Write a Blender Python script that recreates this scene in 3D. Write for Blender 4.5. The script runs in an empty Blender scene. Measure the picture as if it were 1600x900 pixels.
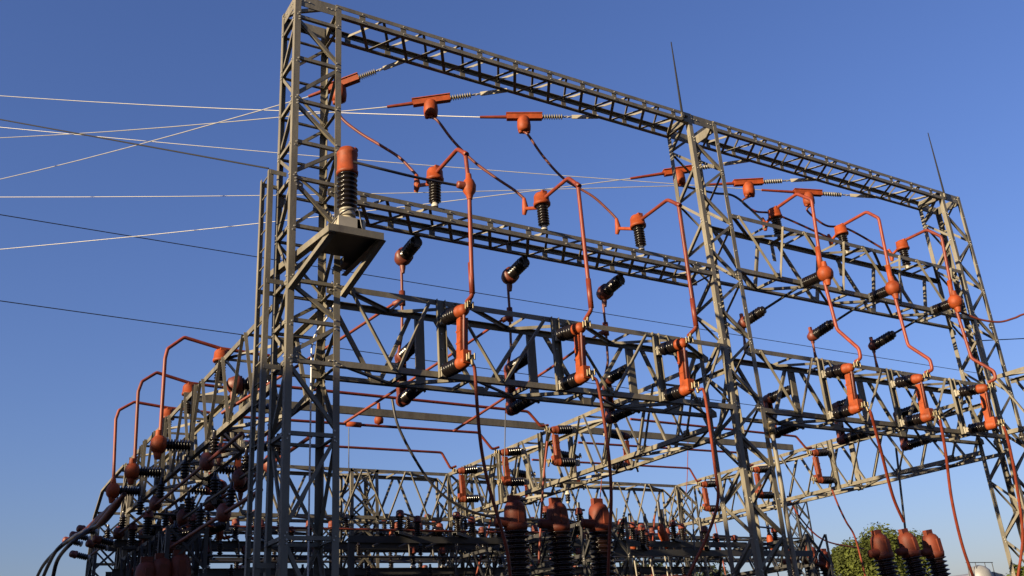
import bpy, math, random
from mathutils import Vector as V, Matrix, noise
random.seed(7)
S = bpy.context.scene
COL = S.collection
R = math.radians

# ------------------------------------------------------------------ camera
W, H, F = 1600.0, 900.0, 1475.4039
CAM = V((-3.9987, -12.2864, 1.7))
RIGHT = V((0.8556589, -0.5135382, -0.0642363))
DOWN = V((0.1435099, 0.3546842, -0.9239070))
FWD = V((0.4972451, 0.7813307, 0.3771865))

def ray(px, py):
    return RIGHT * ((px - W / 2) / F) + DOWN * ((py - H / 2) / F) + FWD

def at(px, py, x=None, y=None, z=None, d=None):
    """the point of a real plane (x=, y= or z= in metres) seen at this place of the survey photograph"""
    r = ray(px, py)
    if x is not None: t = (x - CAM.x) / r.x
    elif y is not None: t = (y - CAM.y) / r.y
    elif z is not None: t = (z - CAM.z) / r.z
    else: t = d
    return CAM + r * t

def depth(p):
    return (V(p) - CAM).dot(FWD)

cam = bpy.data.cameras.new('camera'); cam.lens = F / W * 36.0; cam.sensor_width = 36.0
cam.clip_start = 0.1; cam.clip_end = 6000
co = bpy.data.objects.new('camera', cam); COL.objects.link(co)
co.matrix_world = Matrix((
    (RIGHT.x, -DOWN.x, -FWD.x, CAM.x),
    (RIGHT.y, -DOWN.y, -FWD.y, CAM.y),
    (RIGHT.z, -DOWN.z, -FWD.z, CAM.z), (0, 0, 0, 1)))
S.camera = co

# ------------------------------------------------------------------ materials
def mat(name, col, rough=0.6, metal=0.0, var=0.25, scale=6.0, col2=None, coat=0.0, bump=0.0, spec=0.5, streak=False, ovar=0.12, stain=None):
    m = bpy.data.materials.new(name); m.use_nodes = True
    nt = m.node_tree; b = nt.nodes['Principled BSDF']
    b.inputs['Roughness'].default_value = rough
    b.inputs['Metallic'].default_value = metal
    b.inputs['Coat Weight'].default_value = coat
    b.inputs['Specular IOR Level'].default_value = spec
    tc = nt.nodes.new('ShaderNodeTexCoord')
    geo = nt.nodes.new('ShaderNodeNewGeometry')
    src = geo.outputs['Position']
    if streak:
        mp = nt.nodes.new('ShaderNodeMapping'); mp.inputs['Scale'].default_value = (1, 1, 0.25)
        nt.links.new(src, mp.inputs['Vector']); src = mp.outputs['Vector']
    n1 = nt.nodes.new('ShaderNodeTexNoise'); n1.inputs['Scale'].default_value = scale
    n1.inputs['Detail'].default_value = 6; n1.inputs['Roughness'].default_value = 0.65
    nt.links.new(src, n1.inputs['Vector'])
    rp = nt.nodes.new('ShaderNodeValToRGB')
    c2 = col2 or tuple(c * (1 + var) for c in col)
    c1 = tuple(c * (1 - var) for c in col)
    rp.color_ramp.elements[0].position = 0.34; rp.color_ramp.elements[0].color = (*c1, 1)
    rp.color_ramp.elements[1].position = 0.68; rp.color_ramp.elements[1].color = (*c2, 1)
    e = rp.color_ramp.elements.new(0.5); e.color = (*col, 1)
    nt.links.new(n1.outputs['Fac'], rp.inputs['Fac'])
    oi = nt.nodes.new('ShaderNodeObjectInfo'); vr = nt.nodes.new('ShaderNodeMapRange')
    vr.inputs['To Min'].default_value = 1 - ovar; vr.inputs['To Max'].default_value = 1 + ovar
    nt.links.new(oi.outputs['Random'], vr.inputs['Value'])
    hs = nt.nodes.new('ShaderNodeHueSaturation'); nt.links.new(vr.outputs['Result'], hs.inputs['Value'])
    nt.links.new(rp.outputs['Color'], hs.inputs['Color'])
    last = hs.outputs['Color']
    if stain:
        n3 = nt.nodes.new('ShaderNodeTexNoise'); n3.inputs['Scale'].default_value = 2.2; n3.inputs['Detail'].default_value = 9; n3.inputs['Roughness'].default_value = 0.75
        nt.links.new(geo.outputs['Position'], n3.inputs['Vector'])
        r3 = nt.nodes.new('ShaderNodeValToRGB'); r3.color_ramp.elements[0].position = 0.56; r3.color_ramp.elements[0].color = (0, 0, 0, 1)
        r3.color_ramp.elements[1].position = 0.72; r3.color_ramp.elements[1].color = (0.75, 0.75, 0.75, 1)
        nt.links.new(n3.outputs['Fac'], r3.inputs['Fac'])
        mx = nt.nodes.new('ShaderNodeMix'); mx.data_type = 'RGBA'
        ca = [q for q in mx.inputs if q.type == 'RGBA']
        nt.links.new(r3.outputs['Color'], mx.inputs['Factor']); nt.links.new(last, ca[0]); ca[1].default_value = (*stain, 1)
        last = [q for q in mx.outputs if q.type == 'RGBA'][0]
    nt.links.new(last, b.inputs['Base Color'])
    mr = nt.nodes.new('ShaderNodeMapRange')
    mr.inputs['To Min'].default_value = max(0.03, rough - 0.12); mr.inputs['To Max'].default_value = min(1, rough + 0.12)
    nt.links.new(n1.outputs['Fac'], mr.inputs['Value']); nt.links.new(mr.outputs['Result'], b.inputs['Roughness'])
    if bump:
        n2 = nt.nodes.new('ShaderNodeTexNoise'); n2.inputs['Scale'].default_value = scale * 6; n2.inputs['Detail'].default_value = 4
        nt.links.new(geo.outputs['Position'], n2.inputs['Vector'])
        bp = nt.nodes.new('ShaderNodeBump'); bp.inputs['Strength'].default_value = bump; bp.inputs['Distance'].default_value = 0.02
        nt.links.new(n2.outputs['Fac'], bp.inputs['Height']); nt.links.new(bp.outputs['Normal'], b.inputs['Normal'])
    return m

STEEL = mat('galvanised_steel', (0.104, 0.092, 0.068), 0.6, 0.0, 0.32, 3.5, bump=0.10, streak=True, ovar=0.15, stain=(0.06, 0.034, 0.018))
STEEL2 = mat('shade_toned_steel', (0.024, 0.023, 0.022), 0.6, 0.0, 0.3, 3.0, streak=True)  # steel copy with shade put into its base colour, for the shaded zone
BOLT = mat('zinc_bolt', (0.30, 0.285, 0.25), 0.45, 0.3, 0.1, 20)
ZINC = mat('bright_zinc', (0.22, 0.20, 0.16), 0.45, 0.15, 0.15, 5)
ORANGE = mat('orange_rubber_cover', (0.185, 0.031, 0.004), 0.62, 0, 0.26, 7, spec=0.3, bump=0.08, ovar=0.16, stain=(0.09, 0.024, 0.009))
DULLRED = mat('dull_red_rubber', (0.125, 0.022, 0.005), 0.62, 0, 0.3, 7, bump=0.08, spec=0.3, ovar=0.18)
BUSH = mat('dark_red_cap', (0.092, 0.017, 0.006), 0.62, 0, 0.3, 5, spec=0.3, bump=0.06)
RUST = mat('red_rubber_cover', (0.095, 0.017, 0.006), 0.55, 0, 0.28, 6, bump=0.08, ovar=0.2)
TUBE = mat('red_insulated_tube', (0.13, 0.022, 0.009), 0.5, 0, 0.25, 5, spec=0.35, ovar=0.18)
BLACK = mat('black_glazed_insulator', (0.007, 0.005, 0.0045), 0.24, 0, 0.3, 8, spec=0.4)
BROWN = mat('brown_glazed_insulator', (0.016, 0.007, 0.005), 0.26, 0, 0.3, 8, spec=0.4)
GREYINS = mat('grey_polymer', (0.12, 0.108, 0.09), 0.45, 0, 0.15, 8)
PORC = mat('white_porcelain', (0.34, 0.32, 0.27), 0.3, 0, 0.08, 8)
CREAM = mat('cream_paint', (0.30, 0.27, 0.21), 0.5, 0, 0.12, 5)
CABLE = mat('black_cable', (0.025, 0.022, 0.022), 0.45, 0, 0.2, 6)
WIRE = mat('aluminium_wire', (0.24, 0.235, 0.23), 0.45, 0.3, 0.05, 6)
DWIRE = mat('dark_steel_wire', (0.014, 0.014, 0.015), 0.85, 0.0, 0.1, 6, spec=0.2)
BRASS = mat('bronze_clamp', (0.12, 0.095, 0.055), 0.4, 0.6, 0.2, 12)
WHITE = mat('white_conduit', (0.42, 0.41, 0.40), 0.4, 0, 0.05, 6)
BARK = mat('bark', (0.11, 0.08, 0.055), 0.9, 0, 0.3, 6, bump=0.3)
LEAF = mat('olive_leaf', (0.046, 0.056, 0.010), 0.75, 0, 0.5, 0.7, spec=0.15)
LEAFD = mat('dark_leaf', (0.024, 0.034, 0.010), 0.6, 0, 0.4, 1.3)
GRAVEL = mat('gravel', (0.026, 0.025, 0.023), 0.95, 0, 0.35, 2.5, bump=0.4)
ROOF = mat('pale_tank_paint', (0.18, 0.18, 0.18), 0.5, 0, 0.12, 2)
CONC = mat('render_wall', (0.17, 0.155, 0.135), 0.9, 0, 0.15, 1.5)

# ------------------------------------------------------------------ mesh builder
def ortho(ax, hint):
    u = hint - ax * hint.dot(ax)
    if u.length < 1e-5:
        u = ax.orthogonal()
    return u.normalized()

class MB:
    def __init__(s): s.v = []; s.f = []; s.m = []; s.sm = []
    def add(s, vs, fs, mi=0, smooth=False):
        o = len(s.v); s.v += [V(p) for p in vs]
        for f in fs: s.f.append([i + o for i in f]); s.m.append(mi); s.sm.append(smooth)
        return s
    def prism(s, p0, p1, u, v, prof, mi=0):
        p0, p1 = V(p0), V(p1); n = len(prof)
        a = [p0 + u * x + v * y for x, y in prof]; b = [p1 + u * x + v * y for x, y in prof]
        fs = [[i, (i + 1) % n, n + (i + 1) % n, n + i] for i in range(n)]
        if n == 6:      # L profile, caps as two quads
            for o in (0, n): fs += [[o, o + 1, o + 2, o + 3], [o, o + 3, o + 4, o + 5]]
        else:
            fs += [list(range(n)), list(range(n, 2 * n))]
        return s.add(a + b, fs, mi)
    def lbar(s, p0, p1, u, v, a=0.06, t=0.008, b=None, mi=0):
        p0, p1 = V(p0), V(p1); ax = (p1 - p0).normalized()
        u = ortho(ax, V(u)); v0 = V(v); v = ax.cross(u)
        if v.dot(v0) < 0: v = -v
        b = b or a
        return s.prism(p0, p1, u, v, [(0, 0), (a, 0), (a, t), (t, t), (t, b), (0, b)], mi)
    def bar(s, p0, p1, u, a, b, mi=0):     # rectangular section centred on the line
        p0, p1 = V(p0), V(p1); ax = (p1 - p0).normalized(); u = ortho(ax, V(u)); v = ax.cross(u)
        return s.prism(p0, p1, u, v, [(-a / 2, -b / 2), (a / 2, -b / 2), (a / 2, b / 2), (-a / 2, b / 2)], mi)
    def channel(s, p0, p1, u, v, w, d, t=0.01, mi=0):   # web along u (centred), flanges along v
        p0, p1 = V(p0), V(p1); ax = (p1 - p0).normalized(); u = ortho(ax, V(u)); v = ortho(ax, V(v)); h = w / 2
        s.prism(p0, p1, u, v, [(-h, 0), (h, 0), (h, t), (-h, t)], mi)
        s.prism(p0, p1, u, v, [(-h, t), (-h + t, t), (-h + t, d), (-h, d)], mi)
        return s.prism(p0, p1, u, v, [(h - t, t), (h, t), (h, d), (h - t, d)], mi)
    def box(s, c, ex, ey, ez, mi=0):
        c = V(c); ex, ey, ez = V(ex), V(ey), V(ez); vs = []
        for k in (-1, 1):
            for j, i in ((-1, -1), (-1, 1), (1, 1), (1, -1)): vs.append(c + ex * i + ey * j + ez * k)
        return s.add(vs, [[3, 2, 1, 0], [4, 5, 6, 7], [0, 1, 5, 4], [1, 2, 6, 5], [2, 3, 7, 6], [3, 0, 4, 7]], mi)
    def tube(s, pts, r, seg=8, mi=0, cap=True):
        pts = [V(p) for p in pts]; n = len(pts); rs = r if isinstance(r, (list, tuple)) else [r] * n
        t0 = (pts[1] - pts[0]).normalized(); u = t0.orthogonal().normalized(); vs = []
        for i, p in enumerate(pts):
            if i == 0: t = t0
            elif i == n - 1: t = (pts[i] - pts[i - 1]).normalized()
            else:
                t = ((pts[i] - pts[i - 1]).normalized() + (pts[i + 1] - pts[i]).normalized())
                t = t.normalized() if t.length > 1e-6 else t0
            u = ortho(t, u); w = t.cross(u)
            for k in range(seg):
                a = 2 * math.pi * k / seg; vs.append(p + (u * math.cos(a) + w * math.sin(a)) * rs[i])
        fs = [[i * seg + k, i * seg + (k + 1) % seg, (i + 1) * seg + (k + 1) % seg, (i + 1) * seg + k] for i in range(n - 1) for k in range(seg)]
        s.add(vs, fs, mi, True)
        if cap:
            s.add(vs[:seg], [list(range(seg))], mi); s.add(vs[-seg:], [list(range(seg))], mi)
        return s
    def lathe(s, p0, ax, prof, seg=16, mi=0):      # prof: (distance along axis, radius)
        p0 = V(p0); ax = V(ax).normalized(); u = ax.orthogonal().normalized(); w = ax.cross(u); vs = []
        for h, r in prof:
            for k in range(seg):
                a = 2 * math.pi * k / seg; vs.append(p0 + ax * h + (u * math.cos(a) + w * math.sin(a)) * max(r, 0.0005))
        n = len(prof)
        fs = [[i * seg + k, i * seg + (k + 1) % seg, (i + 1) * seg + (k + 1) % seg, (i + 1) * seg + k] for i in range(n - 1) for k in range(seg)]
        s.add(vs, fs, mi, True)
        s.add(vs[:seg], [list(range(seg))], mi); s.add(vs[-seg:], [list(range(seg))], mi)
        return s
    def bolt(s, p, n, r=0.015, h=0.014, mi=1):
        n = V(n).normalized(); return s.lathe(V(p), n, [(0, r), (h, r * 0.92)], 6, mi)
    def build(s, name, mats, parent=None, base=None):
        if not isinstance(mats, (list, tuple)): mats = [mats]
        base = V(base) if base is not None else (parent.location.copy() if parent else V((0, 0, 0)))
        if parent is not None and parent.parent is not None and base is None: pass
        me = bpy.data.meshes.new(name)
        me.from_pydata([tuple(p - base) for p in s.v], [], s.f)
        for m in mats: me.materials.append(m)
        for i, p in enumerate(me.polygons):
            p.material_index = min(s.m[i], len(mats) - 1); p.use_smooth = s.sm[i]
        import bmesh
        bm = bmesh.new(); bm.from_mesh(me); bmesh.ops.recalc_face_normals(bm, faces=bm.faces); bm.to_mesh(me); bm.free()
        o = bpy.data.objects.new(name, me); COL.objects.link(o)
        if parent is not None: o.parent = parent
        else: o.location = base
        return o

def sub(mb, name, mats, part, root):          # a sub-part of a part: same local frame as the root
    return mb.build(name, mats, part, root.location)

def thing(name, loc, label, cat, group=None):
    o = bpy.data.objects.new(name, None); o.empty_display_size = 0.2; COL.objects.link(o); o.location = V(loc)
    o['label'] = label; o['category'] = cat
    if group: o['group'] = group
    return o

def tag(o, label, cat, group=None):
    o['label'] = label; o['category'] = cat
    if group: o['group'] = group
    return o

def copy_tree(o, parent=None):
    c = o.copy(); COL.objects.link(c)
    if parent is not None: c.parent = parent
    for ch in list(o.children): copy_tree(ch, c)
    return c

USED = {}
def place(proto, loc, rot, label, group):
    """first call uses the prototype itself, later calls copy it with its parts"""
    k = proto.name
    o = proto if k not in USED else copy_tree(proto)
    USED[k] = 1
    o.location = V(loc); o.rotation_euler = rot.to_euler() if not isinstance(rot, tuple) else rot
    o.rotation_euler = [a_ + R(random.uniform(-1.6, 1.6)) for a_ in o.rotation_euler]
    o['label'] = label
    if group: o['group'] = group
    return o

def basis(zdir, ydir=(0, 0, 1)):
    z = V(zdir).normalized(); y = ortho(z, V(ydir)); x = y.cross(z)
    return Matrix(((x.x, y.x, z.x), (x.y, y.y, z.y), (x.z, y.z, z.z)))

def sheds(L, r, n, core=0.55):
    p = [(0, r * core)]
    st = L / n
    for i in range(n):
        a = i * st
        p += [(a + st * 0.12, r * core), (a + st * 0.40, r * 0.97), (a + st * 0.52, r), (a + st * 0.62, r * 0.95), (a + st * 0.85, r * core)]
    p.append((L, r * core)); return p

def smooth(pts, n=8):
    pts = [V(p) for p in pts]; out = []
    P = [pts[0] * 2 - pts[1]] + pts + [pts[-1] * 2 - pts[-2]]
    for i in range(1, len(P) - 2):
        for k in range(n):
            t = k / n; a, b, c, d = P[i - 1], P[i], P[i + 1], P[i + 2]
            out.append(0.5 * ((2 * b) + (c - a) * t + (2 * a - 5 * b + 4 * c - d) * t * t + (3 * b - a - 3 * c + d) * t ** 3))
    out.append(pts[-1]); return out

def bend(pts, r=0.09):     # round the corners of a pipe run
    pts = [V(p) for p in pts]; out = [pts[0]]
    for i in range(1, len(pts) - 1):
        a, b, c = pts[i - 1], pts[i], pts[i + 1]
        ra = min(r, (a - b).length * 0.4); rc = min(r, (c - b).length * 0.4)
        s0 = b + (a - b).normalized() * ra; s1 = b + (c - b).normalized() * rc
        for k in range(5):
            t = k / 4; out.append(s0 * (1 - t) ** 2 + b * 2 * t * (1 - t) + s1 * t * t)
    out.append(pts[-1]); return out

def trace(px, d0, d1):     # a run seen in the photo whose depth goes evenly from d0 to d1
    n = len(px); L = [0]
    for i in range(1, n): L.append(L[-1] + math.dist(px[i], px[i - 1]))
    return [at(p[0], p[1], d=d0 + (d1 - d0) * L[i] / L[-1]) for i, p in enumerate(px)]

TREE_TOP = 13.25
X, Y, Z = V((1, 0, 0)), V((0, 1, 0)), V((0, 0, 1))
# ------------------------------------------------------------------ the yard: main dimensions in metres
CW, CD = 0.80, 0.70                       # tower plan
X2, X3 = 8.47, 16.88                      # middle and right tower
ZT, ZF = 12.33, 12.10                     # top girder
BT, BF = 8.86, 8.63                       # middle girder (left bay)
CT, CB = 7.21, 5.94                       # lower truss
YB, YW = 11.35, 0.80                      # rear frame
PH = [2.45, 4.60, 6.77, 11.02, 13.15, 15.30]
DP = [5.15, 7.55, 9.60]                   # phases along the depth trusses

# ------------------------------------------------------------------ towers
def tower(name, label, x0, y0, w, d, z0, levels, style, plates=(), leg=0.10, br=0.055, group='lattice steel towers of the switchyard', m=STEEL):
    t = thing(name, (x0, y0, z0), label, 'steel tower', group)
    z1 = levels[0]
    cs = {(i, j): V((x0 + i * w, y0 + j * d, 0)) for i in (0, 1) for j in (0, 1)}
    for (i, j), c in cs.items():
        b = MB().lbar(c + Z * z0, c + Z * z1, X * (1 - 2 * i), Y * (1 - 2 * j), leg, 0.010)
        for k, zz in enumerate(levels[1:]):
            for q in ((0.05, -0.06)[k % 2],):
                b.bolt(c + Z * (zz + q) + X * (1 - 2 * i) * leg * 0.5, Y * (-1 + 2 * j), 0.012, 0.012)
                b.bolt(c + Z * (zz + q + .03) + Y * (1 - 2 * j) * leg * 0.5, X * (-1 + 2 * i), 0.012, 0.012)
        b.build('leg', [m, BOLT], t)
    faces = [((0, 0), (1, 0), V((0, -1, 0))), ((0, 1), (1, 1), V((0, 1, 0))), ((0, 0), (0, 1), V((-1, 0, 0))), ((1, 0), (1, 1), V((1, 0, 0)))]
    for fi, (a, bb, nrm) in enumerate(faces):
        A, B = cs[a], cs[bb]; dr = (B - A).normalized(); i1 = -nrm * 0.012; i2 = -nrm * 0.021
        A2, B2 = A + dr * leg * 0.45, B - dr * leg * 0.45
        for k in range(len(levels) - 1):
            hi, lo = levels[k], levels[k + 1]
            def piece(p, q, off, up):
                mb = MB().lbar(p + off, q + off, up, -nrm, br, 0.007)
                mb.bolt(p + dr * 0.03 + nrm * 0.002, nrm); mb.bolt(q - dr * 0.03 + nrm * 0.002, nrm)
                mb.build('brace', [m, BOLT], t)
            if style == 'panel':
                if k > 0: piece(A2 + Z * hi, B2 + Z * hi, i1, Z)
                g = 0.05
                if (k + fi) % 2: piece(A2 + Z * (hi - g), B2 + Z * (lo + 0.09), i2, Z)
                else: piece(A2 + Z * (lo + 0.09), B2 + Z * (hi - g), i2, Z)
            elif style == 'zig':
                if (k + fi // 2) % 2: piece(A2 + Z * (hi - 0.03), B2 + Z * (lo + 0.03), i1, Z)
                else: piece(A2 + Z * (lo + 0.03), B2 + Z * (hi - 0.03), i2, Z)
            else:
                piece(A2 + Z * (hi - 0.02), B2 + Z * (lo + 0.02), i1, Z)
                piece(A2 + Z * (lo + 0.02), B2 + Z * (hi - 0.02), i2, Z)
        for (za, zb) in plates:
            mb = MB().box((A2 + B2) / 2 + Z * (za + zb) / 2 - nrm * 0.016, dr * (B2 - A2).length / 2 * 1.0, nrm * 0.0045, Z * (zb - za) / 2)
            for q in (0.06, 0.12, 0.2):
                for sgn in (0, 1):
                    pos = (A2 + dr * q) if not sgn else (B2 - dr * q)
                    mb.bolt(pos + Z * ((za + zb) / 2) - nrm * 0.011, nrm, 0.013)
            mb.build('tie_plate', [m, BOLT], t)
        if plates and fi < 2:
            for zz in (8.75, 7.12, 6.02):
                for P_, sg in ((A2, 1), (B2, -1)):
                    c_ = P_ + Z * zz + dr * sg * 0.05; prof = [V((0, 0, -.09)), V((.17, 0, -.05)), V((.17, 0, .05)), V((.05, 0, .12)), V((0, 0, .12))]
                    vs_ = [c_ + dr * sg * (q.x - .06) + Z * q.z + nrm * o_ for o_ in (-0.034, -0.028) for q in prof]
                    mb = MB().add(vs_, [[0, 1, 2, 3, 4], [5, 6, 7, 8, 9]] + [[q, (q + 1) % 5, 5 + (q + 1) % 5, 5 + q] for q in range(5)])
                    for q in (0.0, 0.06): mb.bolt(c_ + dr * sg * q - nrm * 0.028, nrm, 0.014, 0.034)
                    mb.build('gusset_plate', [m, BOLT], t)
    return t

lv1 = [12.33, 11.86, 11.05, 10.25, 9.5, 8.86, 8.05, 7.17, 6.55, 5.94, 4.9, 3.5, 1.9, 0.2]
tower('lattice_tower', 'tall lattice steel tower at the left end of the gantry carrying the platform and ladder', 0, 0, CW, CD, 0, lv1, 'panel', [(12.10, 12.32)])
lv2 = [12.33 - 0.62 * k for k in range(16)] + [2.0, 0.9, 0.1]
tower('lattice_tower', 'zigzag braced steel tower in the middle of the gantry between both bays', X2, 0, CW, CD, 0, lv2, 'zig', [(12.11, 12.325)])
lv3 = [12.33 - 0.66 * k for k in range(16)] + [1.4, 0.1]
tower('lattice_tower', 'zigzag braced steel tower at the right end of the gantry under a lightning rod', X3, 0, CW, CD, 0, lv3, 'zig', [(12.11, 12.325)])

# ------------------------------------------------------------------ girders and trusses
def mapper(axis, q0):
    if axis == 'x': return (lambda s, q, z: V((s, q0 + q, z))), X, Y
    return (lambda s, q, z: V((q0 + q, s, z))), Y, X

def chords(t, M, s0, s1, w, z0, z1, a, across, m):
    for q, z, du, dv in ((0, z1, across, -Z), (0, z0, across, Z), (w, z1, -across, -Z), (w, z0, -across, Z)):
        b = MB().lbar(M(s0, q, z), M(s1, q, z), du, dv, a, 0.009)
        b.build('chord', [m, BOLT], t)

def shallow(name, label, axis, s0, s1, q0, w, z0, z1, step=0.70, a=0.075):
    M, al, ac = mapper(axis, q0)
    t = thing(name, M(s0, 0, z0), label, 'steel girder', 'lattice girders of the gantry')
    chords(t, M, s0, s1, w, z0, z1, a, ac, STEEL)
    n = int((s1 - s0) / step); st = (s1 - s0) / n
    for k in range(n):
        c = s0 + st * (k + 0.5)
        for q, nr in ((0, -ac), (w, ac)):
            b = MB().box(M(c, q, (z0 + z1) / 2) - nr * 0.015, al * 0.055, nr * 0.004, Z * ((z1 - z0) / 2 - 0.012))
            b.bolt(M(c, q, z0 + 0.04) + nr * 0.001, nr, 0.012); b.bolt(M(c, q, z1 - 0.04) + nr * 0.001, nr, 0.012)
            b.build('batten', [STEEL, BOLT], t)
        f, bk = c - st * 0.02, c + st * 0.48
        for zz, up, dz in ((z0 + 0.012, Z, 0), (z1 - 0.012, -Z, 0)):
            for (sa, sb, qa, qb) in ((f, bk, 0.03, w - 0.03), (bk + 0.01, min(f + st + 0.0, s1), w - 0.03, 0.03)):
                if zz > (z0 + z1) / 2: qa, qb = w - qa, w - qb
                off = up * (0.0 if qa < qb else 0.009)
                if dz == 0 and up.z > 0: MB().bar(M(sa, qa, zz) + off, M(sb, qb, zz) + off, Z, 0.008, 0.058).build('brace', [STEEL], t)
                else: MB().lbar(M(sa, qa, zz) + off, M(sb, qb, zz) + off, al, up, 0.045, 0.007).build('brace', [STEEL], t)
    return t

def deep(name, label, axis, s0, s1, q0, w, z0, z1, vs, posts=(), a=0.09, br=0.06, lace=1.05, post_w=0.15, post_out=0.0, group='deep lattice trusses of the switchyard', m=STEEL, both_posts=True):
    """vs: (top, bottom, top) places of each V along the truss"""
    M, al, ac = mapper(axis, q0)
    t = thing(name, M(s0, 0, z0), label, 'steel truss', group)
    chords(t, M, s0, s1, w, z0, z1, a, ac, m)
    for q, nr in ((0, -ac), (w, ac)):
        for ta, bo, tb in vs:
            for sa, sb, o in ((ta, bo - 0.04, 0.0), (tb, bo + 0.04, 0.009)):
                off = nr * (0.002 + 0.0)
                b = MB().lbar(M(sa, q, z1 - 0.03) + off, M(sb, q, z0 + 0.03) + off, al, nr, br, 0.008)
                b.bolt(M(sa, q, z1 - 0.06) + nr * 0.011, nr); b.bolt(M(sb, q, z0 + 0.06) + nr * 0.011, nr)
                b.build('brace', [m, BOLT], t)
            gp = MB().box(M(bo, q, z0 + 0.085) - nr * 0.013, al * 0.085, nr * 0.004, Z * 0.07)
            for o_ in (-0.05, 0, 0.05): gp.bolt(M(bo + o_, q, z0 + 0.12) - nr * 0.0085, nr, 0.012)
            gp.build('gusset_plate', [m, BOLT], t)
        if both_posts or q == 0:
            for p in posts:
                b = MB().channel(M(p, q, z0 - 0.02) + nr * (0.012 + post_out), M(p, q, z1 - 0.01) + nr * (0.012 + post_out), al, -nr if False else nr, post_w, 0.06, 0.009)
                for zz in (z0 + 0.2, z0 + 0.45, z0 + 0.7, z1 - 0.25):
                    b.bolt(M(p, q, zz) + nr * 0.02, nr, 0.014)
                b.build('mounting_post', [m, BOLT], t)
    n = max(2, int((s1 - s0) / lace)); st = (s1 - s0) / n
    for zz, up in ((z0 + 0.012, Z), (z1 - 0.012, -Z)):
        for k in range(n):
            qa, qb = (0.03, w - 0.03) if k % 2 == 0 else (w - 0.03, 0.03)
            MB().lbar(M(s0 + st * k, qa, zz), M(s0 + st * (k + 1) - 0.02, qb, zz), al, up, 0.055, 0.007).build('lacing', [m], t)
            if k: MB().lbar(M(s0 + st * k - 0.03, 0.03, zz + up.z * 0.012), M(s0 + st * k - 0.03, w - 0.03, zz + up.z * 0.012), al, up, 0.05, 0.007).build('strut', [m], t)
    return t

shallow('lattice_girder', 'top lattice girder running from the left tower to the middle tower', 'x', CW, X2, 0, CD, ZF, ZT)
shallow('lattice_girder', 'top lattice girder running from the middle tower to the right tower', 'x', X2 + CW, X3, 0, CD, ZF, ZT)
shallow('lattice_girder', 'middle lattice girder with three black post insulators between left and middle towers', 'x', CW, X2, 0, CD, BF, BT)

def vees(ph, lo, hi):
    out = [(lo + 0.12, (lo + ph[0]) / 2 + 0.02, ph[0] - 0.2)]
    for i, p in enumerate(ph):
        e = ph[i + 1] - 0.2 if i + 1 < len(ph) else hi - 0.12
        out.append((p + 0.25, (p + 0.25 + e) / 2 - 0.06, e))
    return out
deep('lattice_truss', 'lower lattice truss with three orange fuse switches between left and middle towers', 'x', CW, X2, 0, CD, CB, CT, vees(PH[:3], CW, X2), PH[:3])
deep('lattice_truss', 'lower lattice truss with three orange fuse switches between middle and right towers', 'x', X2 + CW, X3, 0, CD, CB, CT, vees(PH[3:], X2 + CW, X3), PH[3:])
b2v = []
s = X2 + CW + 0.15
while s < X3 - 1.0:
    b2v.append((s, s + 0.88, s + 1.28)); s += 1.42 + 0.02 if False else 1.90
b2 = deep('lattice_truss', 'upper deep lattice truss with orange capped post insulators in the right bay', 'x', X2 + CW, X3, 0, CD, 8.83, 10.13, b2v, (), lace=1.0)
for p in PH[3:]:
    MB().bar(V((p, 0.62, 9.62)), V((p, 0.62, 10.2 - 0.1)), X, 0.10, 0.012).build('hanger_plate', [STEEL], b2)

def dvees(lo, hi, n):
    st = (hi - lo) / n
    return [(lo + st * k + 0.08, lo + st * (k + 0.5), lo + st * (k + 1) - 0.06) for k in range(n)]
DT, DB = 7.05, 5.72
deep('lattice_truss', 'lattice truss running back from the left tower under three orange pipe loops', 'y', CD, YB, 0, CW, DB, DT, dvees(CD, YB, 8), DP, lace=1.2, br=0.055)
deep('lattice_truss', 'lattice truss running back from the middle tower with red fuse switches', 'y', CD, YB, X2, CW, DB, DT, dvees(CD, YB, 8), [6.45, 8.45, 10.35], lace=1.2, br=0.055)
deep('lattice_truss', 'lattice truss running back from the right tower to the rear frame', 'y', CD, YB, X3, CW, DB, DT, dvees(CD, YB, 7), [4.9, 8.0], lace=1.3, br=0.055)
deep('lattice_truss', 'sunlit lattice truss reaching forward from the right tower out of frame', 'y', -9.0, -0.02, X3, CW, DB + 0.3, 7.40, dvees(-9.0, -0.1, 6), (), lace=1.3, br=0.055)
# rear frame
BX = [0.0, 5.55, X2 + 0.0, 16.88]
deep('lattice_truss', 'rear lattice truss seen through the left bay below the bus pipes', 'x', CW, X2, YB, YW, DB, DT, dvees(CW, X2, 6), (), lace=1.3, br=0.055)
deep('lattice_truss', 'rear lattice truss joining the middle and right depth trusses behind the bushings', 'x', X2 + CW, X3, YB, YW, DB, DT, dvees(X2 + CW, X3, 6), (), lace=1.3, br=0.055)
lvr = [7.05, 6.4, 5.72, 5.1, 4.3, 3.5, 2.0, 0.2]
RL = ['rear steel tower at the far end of the left depth truss', 'slender rear steel tower under the rear truss in the left bay',
      'rear steel tower at the far end of the middle depth truss', 'rear steel tower at the far end of the right depth truss']
for x0, l in zip(BX, RL):
    tower('lattice_tower', l, x0, YB, CW, YW, 0, lvr, 'cross', (), 0.09, 0.05)

# ------------------------------------------------------------------ prototypes of the equipment (local frames)
WH = ['beside the left tower', 'halfway along the left bay', 'left of the middle tower',
      'right of the middle tower', 'halfway along the right bay', 'beside the right tower']
WD = ['closest to the front', 'middle one', 'farthest back']

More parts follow.
